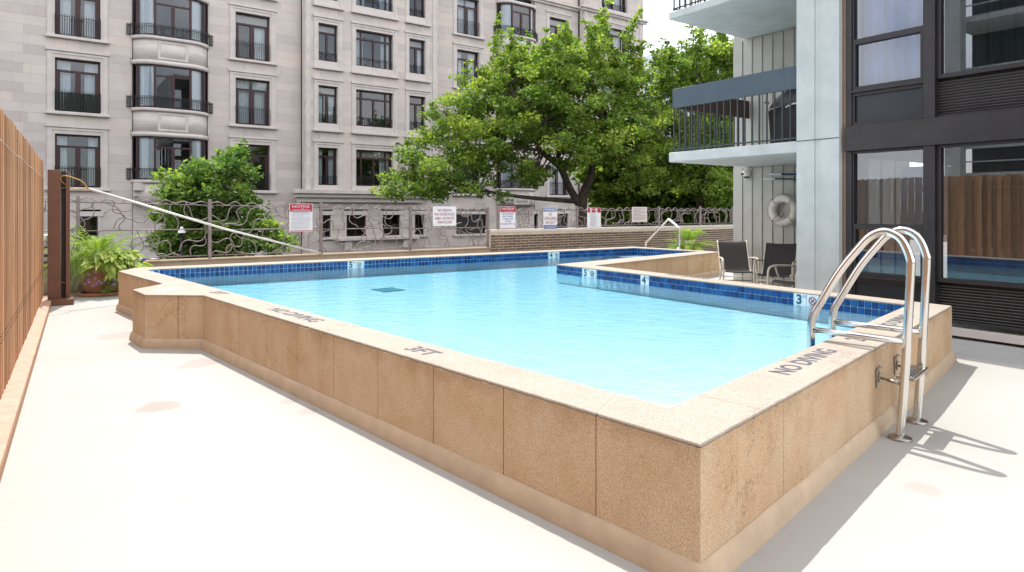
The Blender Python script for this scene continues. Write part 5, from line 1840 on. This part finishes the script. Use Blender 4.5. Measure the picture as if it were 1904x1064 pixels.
# broad yellow-green leaves spilling to the right
q = MB()
for r_ in range(6):
    f0, f1 = r_ / 6, (r_ + 1) / 6
    w0, w1 = 0.045 * math.sin(math.pi * (0.06 + 0.94 * f0)) ** 0.8, 0.045 * math.sin(math.pi * (0.06 + 0.94 * f1 * 0.999)) ** 0.8
    z0, z1 = 0.10 * f0 - 0.20 * f0 * f0, 0.10 * f1 - 0.20 * f1 * f1
    q.face([(0, 0.26 * f0, z0 - 0.01), (w0, 0.26 * f0, z0), (w1, 0.26 * f1, z1), (0, 0.26 * f1, z1 - 0.01)])
    q.face([(-w0, 0.26 * f0, z0), (0, 0.26 * f0, z0 - 0.01), (0, 0.26 * f1, z1 - 0.01), (-w1, 0.26 * f1, z1)])
lm = q.mesh('leaf', M['hosta'])
for i in range(110):
    a = random.gauss(-0.55, 0.75); rr = random.uniform(0.12, 0.62)
    zz = 0.80 - 0.45 * rr * rr + random.uniform(-0.14, 0.06) - 0.10 * (rr > 0.5)
    o = link('leaf', lm, pf, (0.10 + rr * math.cos(a), rr * math.sin(a), zz), (R(random.uniform(-40, 20)), R(random.uniform(-25, 25)), a - math.pi / 2 + random.uniform(-0.7, 0.7)))
    sc = random.uniform(0.7, 1.15); o.scale = (sc, sc, sc)
q = MB()
for i in range(130):     # trailing grass
    a = random.uniform(-2.75, -1.45); r0 = random.uniform(0.2, 0.38)
    L = random.uniform(0.3, 0.55)
    b0 = Vector((r0 * math.cos(a), r0 * math.sin(a), 0.50)); o_ = Vector((math.cos(a), math.sin(a), 0))
    pts = [b0, b0 + o_ * L * 0.4 + Vector((0, 0, L * 0.2)), b0 + o_ * L * 0.8 + Vector((0, 0, -L * 0.15)), b0 + o_ * L * 1.0 + Vector((0, 0, -L * 0.6))]
    sd = Vector((-math.sin(a), math.cos(a), 0)) * 0.005
    for k in range(3):
        q.face([pts[k] - sd, pts[k] + sd, pts[k + 1] + sd * 0.6, pts[k + 1] - sd * 0.6])
tag(q.build('trailing_grass', M['grass_leaf'], pf), kind='stuff')
q = MB()
for i in range(34):
    a = random.uniform(-1.6, 0.2); rr = random.uniform(0.40, 0.60); z = random.uniform(0.20, 0.55)
    c = Vector((rr * math.cos(a), rr * math.sin(a), z))
    for k in range(5):
        an = k * 2 * math.pi / 5
        u = Vector((math.cos(an), 0.3, math.sin(an))) * 0.030; v_ = Vector((-math.sin(an), 0, math.cos(an))) * 0.013
        q.face([c, c + u * 0.6 - v_, c + u, c + u * 0.6 + v_])
tag(q.build('flowers', M['petal'], pf), kind='stuff')
q = MB()
for i in range(520):
    a = random.uniform(-1.0, 0.8); rr = random.uniform(0.34, 0.62); z = random.uniform(0.06, 0.60)
    c = Vector((rr * math.cos(a), rr * math.sin(a), z))
    u = Vector((random.gauss(0, 1), random.gauss(0, 1), random.gauss(0, 1))).normalized() * 0.06
    v_ = u.cross(Vector((random.gauss(0, 1), random.gauss(0, 1), random.gauss(0, 1)))).normalized() * 0.02
    q.face([c, c + u * 0.5 - v_, c + u, c + u * 0.5 + v_])
tag(q.build('flower_leaves', M['leaf_bush'], pf), kind='stuff')

fp2 = Vector(((1281 - CX) / F * 18.6, 18.6, 0))
pf2 = empty('fern_planter', fp2, 0, 'yellow green fern planter by the far handrail and brick wall', 'potted plant')
q = MB(); q.lathe([(0.0, 0.0), (0.25, 0.0), (0.33, 0.4), (0.36, 0.42), (0.36, 0.48), (0.31, 0.48), (0.0, 0.46)], 20); q.build('pot', M['terracotta'], pf2)
for i in range(130):
    a = random.uniform(0, 2 * math.pi); sc = random.uniform(0.7, 1.3); rr = random.uniform(0, 0.2)
    up = i % 3 == 0
    o = link('frond', fm[i % 3], pf2, (rr * math.cos(a), rr * math.sin(a), 0.46 + (0.25 if up else 0)), (R(random.uniform(-10, 20)) + (R(30) if up else 0), 0, a - math.pi / 2))
    o.scale = (sc, sc, sc)

# pool toy gear on the coping by the fern: small brass hose tap
hp_ = at(262, 494.5, HP)
ht = empty('hose_nozzle', (hp_.x, hp_.y, HP), R(10), 'brass and blue hose nozzle lying on the far pool corner', 'hose nozzle')
q = MB(); q.tube([(-0.10, 0, 0.02), (-0.09, 0, 0.10), (-0.03, 0, 0.125), (0.04, 0, 0.12)], 0.016, 8); q.build('handle', M['dull_steel'], ht)
q = MB(); q.tube([(0.0, 0, 0.06), (0.08, 0, 0.13)], 0.02, 8); q.build('valve', M['sign_blue'], ht)
q = MB(); q.tube([(0.04, 0, 0.12), (0.16, 0, 0.115), (0.30, 0.0, 0.11)], [0.016, 0.014, 0.019], 8); q.build('barrel', M['dull_steel'], ht)

# ------------------------------------------------------------------ trees
def leaf_cloud(centres, radii, per, size, droop=0.25, aspect=0.34):
    """rhombic leaflets scattered round each centre; returns vertex, face arrays"""
    tot = []; tone = []
    for c, r in zip(centres, radii):
        k = int(per * (r ** 1.5))
        d = rng.normal(size=(k, 3)); d /= np.linalg.norm(d, axis=1)[:, None]
        rad = r * rng.random(k) ** 0.45
        p = np.array(c) + d * rad[:, None] * np.array([1.0, 1.0, 0.6])
        tot.append(p); tone.append(np.full(len(p), rng.uniform(0.06, 1.0)))
    P = np.concatenate(tot); n_ = len(P)
    u = rng.normal(size=(n_, 3)); u[:, 2] = u[:, 2] * 0.5 - droop
    u /= np.linalg.norm(u, axis=1)[:, None]
    w = rng.normal(size=(n_, 3)); w[:, 2] += 1.2
    v_ = np.cross(u, w); v_ /= (np.linalg.norm(v_, axis=1)[:, None] + 1e-9)
    s = size * rng.uniform(0.5, 1.6, n_)[:, None]
    V = np.empty((n_, 4, 3))
    V[:, 0] = P; V[:, 1] = P + u * s * 0.5 - v_ * s * aspect; V[:, 2] = P + u * s; V[:, 3] = P + u * s * 0.5 + v_ * s * aspect
    return V.reshape(-1, 3), n_, np.concatenate(tone)
def cloud_obj(name, V, n_, tone, mat, parent, loc):
    me = bpy.data.meshes.new(name)
    me.vertices.add(len(V)); me.vertices.foreach_set('co', (V - np.array(loc)).astype(np.float32).ravel())
    me.loops.add(n_ * 4); me.loops.foreach_set('vertex_index', np.arange(n_ * 4, dtype=np.int32))
    me.polygons.add(n_); me.polygons.foreach_set('loop_start', np.arange(n_, dtype=np.int32) * 4); me.polygons.foreach_set('loop_total', np.full(n_, 4, dtype=np.int32))
    a_ = me.attributes.new('clump', 'FLOAT', 'FACE'); a_.data.foreach_set('value', tone.astype(np.float32))
    me.materials.append(mat); me.update(); me.validate()
    return link(name, me, parent)
def P3(px, py, Y): return Vector(((px - CX) / F * Y, Y, zat(py, Y)))
def tree(name, label, base, forks, lobes, ncl, per, size, mat, group, droop=0.25, rad=(0.5, 0.95), shoot=1.0):
    """base: ground point; forks: list of limb polylines [(pt, radius), ...]; lobes: ellipsoids (centre, (rx,ry,rz))"""
    root = empty(name, base, 0, label, 'tree', group)
    B = Vector(base)
    q = MB()
    limb_pts = []
    for pl in forks:
        pts = catmull([p - B for p, r in pl], 5)
        rs = np.interp(np.linspace(0, 1, len(pts)), np.linspace(0, 1, len(pl)), [r * (0.78 if shoot >= 1 else 1.0) for p, r in pl])
        q.tube(pts, list(rs), 8)
        limb_pts += [(p, r) for p, r in zip(pts, rs)][len(pts) // 3:]
    vol = np.array([a[1][0] * a[1][1] * a[1][2] for a in lobes]); vol = vol / vol.sum()
    cs, rs_ = [], []
    for i in range(ncl):
        k = rng.choice(len(lobes), p=vol)
        c, e_ = lobes[k]
        d = rng.normal(size=3); d /= np.linalg.norm(d)
        f = 0.30 + 0.74 * rng.random() ** 0.6
        p = np.array(c) + d * f * np.array(e_)
        cs.append(p); rs_.append(rng.uniform(*rad))
    # twigs from the limbs to the clumps
    LP = np.array([tuple(p) for p, r in limb_pts]); LR = [r for p, r in limb_pts]
    for c in cs:
        lc = np.array(c) - np.array(B)
        dd = np.linalg.norm((LP - lc) * np.array([1, 1, 0.8]) + np.array([0, 0, 0.0]), axis=1)
        j = int(dd.argmin())
        a = Vector(LP[j]); e_ = Vector(lc)
        if (a - e_).length > 0.3:
            m_ = a.lerp(e_, 0.5) + Vector((random.uniform(-.2, .2), random.uniform(-.2, .2), random.uniform(-0.1, .25)))
            r0 = min(LR[j] * 0.6, 0.045)
            q.tube([a, m_, e_], [r0, r0 * 0.55, r0 * 0.2], 5, False, False)
    # young shoots standing out of the outline
    top = sorted(range(len(cs)), key=lambda i: -cs[i][2] + random.uniform(0, 2.0))[:len(cs) // 9]
    for i in top:
        c0 = cs[i]; L = random.uniform(0.5, 1.3) * shoot
        dr_ = np.array([random.uniform(-.5, .5), random.uniform(-.4, .4), 1.0]); dr_ /= np.linalg.norm(dr_)
        q.tube([Vector(c0 - np.array(B)), Vector(c0 + dr_ * L - np.array(B))], [0.014, 0.005], 4, False, False)
        for k in range(4):
            cs.append(c0 + dr_ * L * (k + 1) / 4 + rng.normal(size=3) * 0.06); rs_.append(0.24 * shoot * (1.1 - k * 0.15))
    q.build('trunk', M['bark'], root)
    V, n_, tone = leaf_cloud(cs, rs_, per, size, droop)
    cloud_obj('crown', V, n_, tone, mat, root, base)
    return root
GZ = -2.2
# the large feathery tree
Yt = 26.0
b0 = P3(1085, 420, Yt); b0.z = GZ
bt1 = P3(1062, 420, Yt); bt1.z = GZ
lob = []
for (px, py, Y, ax, az) in ((1090, 200, 25.5, 150, 90), (965, 180, 25, 120, 85), (1180, 190, 26.5, 90, 85), (880, 250, 25, 100, 75), (800, 310, 24.5, 95, 62), (990, 275, 24.5, 130, 50), (1150, 265, 25, 110, 55), (1060, 120, 26, 100, 50), (960, 100, 26, 45, 36), (1140, 95, 26, 55, 40), (760, 345, 24.5, 60, 26), (930, 210, 27, 120, 90), (840, 200, 25.5, 60, 40), (1235, 260, 26.5, 50, 90), (870, 350, 24.5, 90, 30), (1195, 320, 25.2, 60, 34), (990, 335, 24.8, 70, 22)):
    c = P3(px, py, Y); s = Y / F
    lob.append((tuple(c), (ax * s, min(ax * s, 2.0), az * s)))
forks = [
    [(b0, 0.30), (P3(1082, 385, Yt), 0.26), (P3(1098, 330, Yt), 0.20), (P3(1105, 285, Yt), 0.16), (P3(1120, 240, Yt), 0.12), (P3(1150, 180, Yt), 0.06), (P3(1165, 110, Yt), 0.02)],
    [(P3(1083, 388, Yt), 0.22), (P3(1062, 355, Yt), 0.18), (P3(1040, 310, 25.6), 0.16), (P3(1005, 280, 25.3), 0.13), (P3(985, 240, 25), 0.10), (P3(965, 200, 25), 0.06), (P3(940, 130, 25), 0.02)],
    [(P3(1078, 385, Yt), 0.18), (P3(1055, 345, 26.3), 0.15), (P3(1040, 300, 26.6), 0.12), (P3(1035, 240, 26.6), 0.09), (P3(1060, 160, 26.6), 0.05), (P3(1050, 90, 26.6), 0.02)],
    [(P3(1105, 290, Yt), 0.10), (P3(1140, 285, 25.6), 0.08), (P3(1180, 250, 25.6), 0.05), (P3(1220, 220, 25.6), 0.02)],
    [(P3(1005, 280, 25.3), 0.09), (P3(950, 270, 24.8), 0.07), (P3(880, 240, 24.8), 0.04), (P3(830, 210, 24.8), 0.02)],
    [(P3(1070, 375, Yt), 0.12), (P3(960, 365, 24.8), 0.09), (P3(880, 350, 24.4), 0.06), (P3(800, 325, 24.4), 0.03), (P3(740, 330, 24.4), 0.015)],
]
tree('locust_tree', 'large feathery green tree with forked trunk in front of the stone building', b0, forks, lob, 620, 430, 0.122, M['leaf_tree'], None, 0.35, (0.24, 0.62))
# second tree, behind the balcony
Y2 = 27.5
b2 = P3(1308, 420, Y2); b2.z = GZ
lob = []
for (px, py, Y, ax, az) in ((1290, 130, 27.5, 70, 55), (1340, 130, 28, 50, 50), (1270, 210, 27, 55, 60), (1320, 250, 27, 70, 60), (1390, 220, 28, 60, 80), (1240, 300, 27, 50, 60), (1330, 340, 27, 80, 40), (1262, 150, 27, 40, 45)):
    c = P3(px, py, Y); s = Y / F
    lob.append((tuple(c), (ax * s, min(ax * s, 1.6), az * s)))
forks = [
    [(b2, 0.28), (P3(1302, 375, Y2), 0.22), (P3(1285, 330, Y2), 0.17), (P3(1262, 300, Y2), 0.10), (P3(1248, 240, Y2), 0.05)],
    [(P3(1303, 378, Y2), 0.2), (P3(1315, 310, Y2), 0.16), (P3(1322, 240, Y2), 0.10), (P3(1310, 170, Y2), 0.06), (P3(1290, 100, Y2), 0.02)],
    [(P3(1318, 280, Y2), 0.1), (P3(1340, 220, Y2), 0.08), (P3(1350, 130, Y2), 0.03)],
]
tree('street_tree', 'green tree with dark leaning limbs behind the balcony', b2, forks, lob, 260, 430, 0.122, M['leaf_tree'], None, 0.35, (0.24, 0.62))
Y3 = 33.0
b3 = P3(1358, 420, Y3); b3.z = GZ
lob = []
for (px, py, Y, ax, az) in ((1360, 200, 33, 60, 90), (1350, 330, 33, 70, 60), (1400, 300, 33, 60, 80)):
    c = P3(px, py, Y); s = Y / F
    lob.append((tuple(c), (ax * s, 1.8, az * s)))
forks = [[(b3, 0.26), (P3(1355, 360, Y3), 0.2), (P3(1345, 300, Y3), 0.16), (P3(1335, 230, Y3), 0.08), (P3(1330, 160, Y3), 0.03)]]
tree('street_tree', 'green tree farthest right, seen through the balcony railing', b3, forks, lob, 90, 260, 0.24, M['leaf_back'], None, 0.3, (0.5, 0.95))
# low trees filling behind the fence on the right
for (px, lab, hw_) in ((1160, 'rounded green tree behind the fence under the large tree', 75), (1235, 'bright low tree behind the fence signs by the handrail', 60), (1310, 'low leafy tree behind the handrail and the fern planter', 60), (1375, 'low tree behind the sling chairs and the siding wall corner', 60)):
    Y = 31.0
    b_ = P3(px, 430, Y); b_.z = GZ
    s = Y / F
    lob = [(tuple(P3(px, 345, Y)), (hw_ * s, 1.6, 55 * s)), (tuple(P3(px + 20, 385, Y)), (hw_ * s, 1.6, 50 * s)), (tuple(P3(px - 25, 300, Y)), (hw_ * 0.6 * s, 1.4, 40 * s))]
    forks = [[(b_, 0.16), (P3(px, 390, Y), 0.12), (P3(px - 8, 330, Y), 0.05)], [(P3(px, 392, Y), 0.1), (P3(px + 22, 350, Y), 0.06), (P3(px + 30, 310, Y), 0.03)]]
    tree('low_tree', lab, b_, forks, lob, 90, 280, 0.24, M['leaf_tree'], None, 0.2, (0.5, 0.95))
# bushy tree on the left behind the fence
Yb = 18.6
bb = P3(385, 540, Yb); bb.z = GZ
s = Yb / F
lob = []
for (px, py, ax, az) in ((350, 360, 48, 42), (430, 350, 50, 50), (385, 330, 40, 40), (440, 300, 26, 28), (345, 410, 55, 45), (430, 420, 60, 50), (385, 460, 70, 45), (328, 340, 20, 26), (470, 440, 45, 40), (520, 450, 30, 24), (320, 450, 40, 35), (330, 400, 36, 36)):
    lob.append((tuple(P3(px, py, Yb + random.uniform(-.3, .3))), (ax * s, 0.8, az * s)))
forks = [[(bb, 0.12), (P3(385, 470, Yb), 0.09), (P3(370, 400, Yb), 0.05), (P3(345, 330, Yb), 0.02)], [(P3(385, 480, Yb), 0.08), (P3(415, 400, Yb), 0.05), (P3(438, 290, Yb), 0.015)]]
tree('bushy_tree', 'dense leafy young tree behind the metal fence below the curved bay', bb, forks, lob, 215, 620, 0.115, M['leaf_bush'], None, -0.15, (0.2, 0.42), 0.3)

# street lamp in front of the bushy tree
lp_ = P3(338, 432, 17.6)
sl_ = empty('street_lamp', (lp_.x, lp_.y, GZ), 0, 'small white shaded street lamp in front of the bushy tree', 'street lamp')
hz = lp_.z - GZ
q = MB(); q.tube([(0, 0, 0), (0, 0, hz - 0.02)], [0.05, 0.03], 8); q.tube([(0, 0, hz - 0.06), (0, 0, hz + 0.05)], 0.02, 8); q.build('pole', M['iron'], sl_)
q = MB(); q.lathe([(0.10, hz - 0.02), (0.095, hz + 0.03), (0.05, hz + 0.08), (0.035, hz + 0.15), (0.0, hz + 0.155)], 18); q.build('shade', M['white'], sl_)

# ================================================================== FAR OFFICE TOWER
Yo = 150.0
ot = empty('office_tower', (P3(1215, 400, Yo).x, Yo, GZ), R(18), 'pale office tower with a grid of narrow windows far behind the trees', 'building')
so = Yo / F
Wt, Ht = 30.0, 1.6 - GZ + (HY - 98) * so
q = MB(); q.box(0, Wt, 0, 20, 0, Ht); q.build('wall', M['office_frame'], ot)
wm = MB(); wm.box(0, 0.85, -0.12, 0.05, 0, 2.3); wmm = wm.mesh('window', M['office_glass'])
nwin = 0
fl = int(Ht / 3.3)
for r_ in range(fl):
    z = Ht - 1.2 - 2.3 - r_ * 3.3
    if z < 12: break
    for c in range(int(Wt / 1.45)):
        if nwin < 300:
            link('window', wmm, ot, (0.35 + c * 1.45, 0, z)); nwin += 1
q = MB()
for c in range(int(Wt / 1.45) + 1):
    q.box(c * 1.45 - 0.14, c * 1.45 + 0.14, -0.35, -0.002, 0, Ht + 0.6)
q.build('fin', M['office_frame'], ot)

# ================================================================== BLOCK BEHIND THE WOODEN FENCE (seen in the window reflections)
nb0 = Vector((-11.6, 3.0, 0)); nd = -WD
nb_ = empty('balcony_block', (nb0.x, nb0.y, GZ), math.atan2(nd.y, nd.x), 'concrete balcony block behind the wooden fence, seen reflected in windows', 'building')
q = MB(); q.box(0, 34, -10, -1.6, 0, 16); q.build('wall', M['dark_panel'], nb_)
for k in range(6):
    q = MB(); q.box(0, 34, -1.6, 0.4, 2.2 + k * 2.6, 2.4 + k * 2.6); q.build('floor_slab', M['concrete'], nb_)
    q = MB(); q.box(0, 34, 0.30, 0.36, 3.2 + k * 2.6, 3.3 + k * 2.6); q.box(0, 34, 0.31, 0.35, 2.75 + k * 2.6, 2.79 + k * 2.6); q.build('balcony_rail', M['concrete'], nb_)
for k in range(9):
    q = MB(); q.box(k * 4.2, k * 4.2 + 0.45, 0.405, 0.9, 0, 16); q.build('column', M['concrete'], nb_)
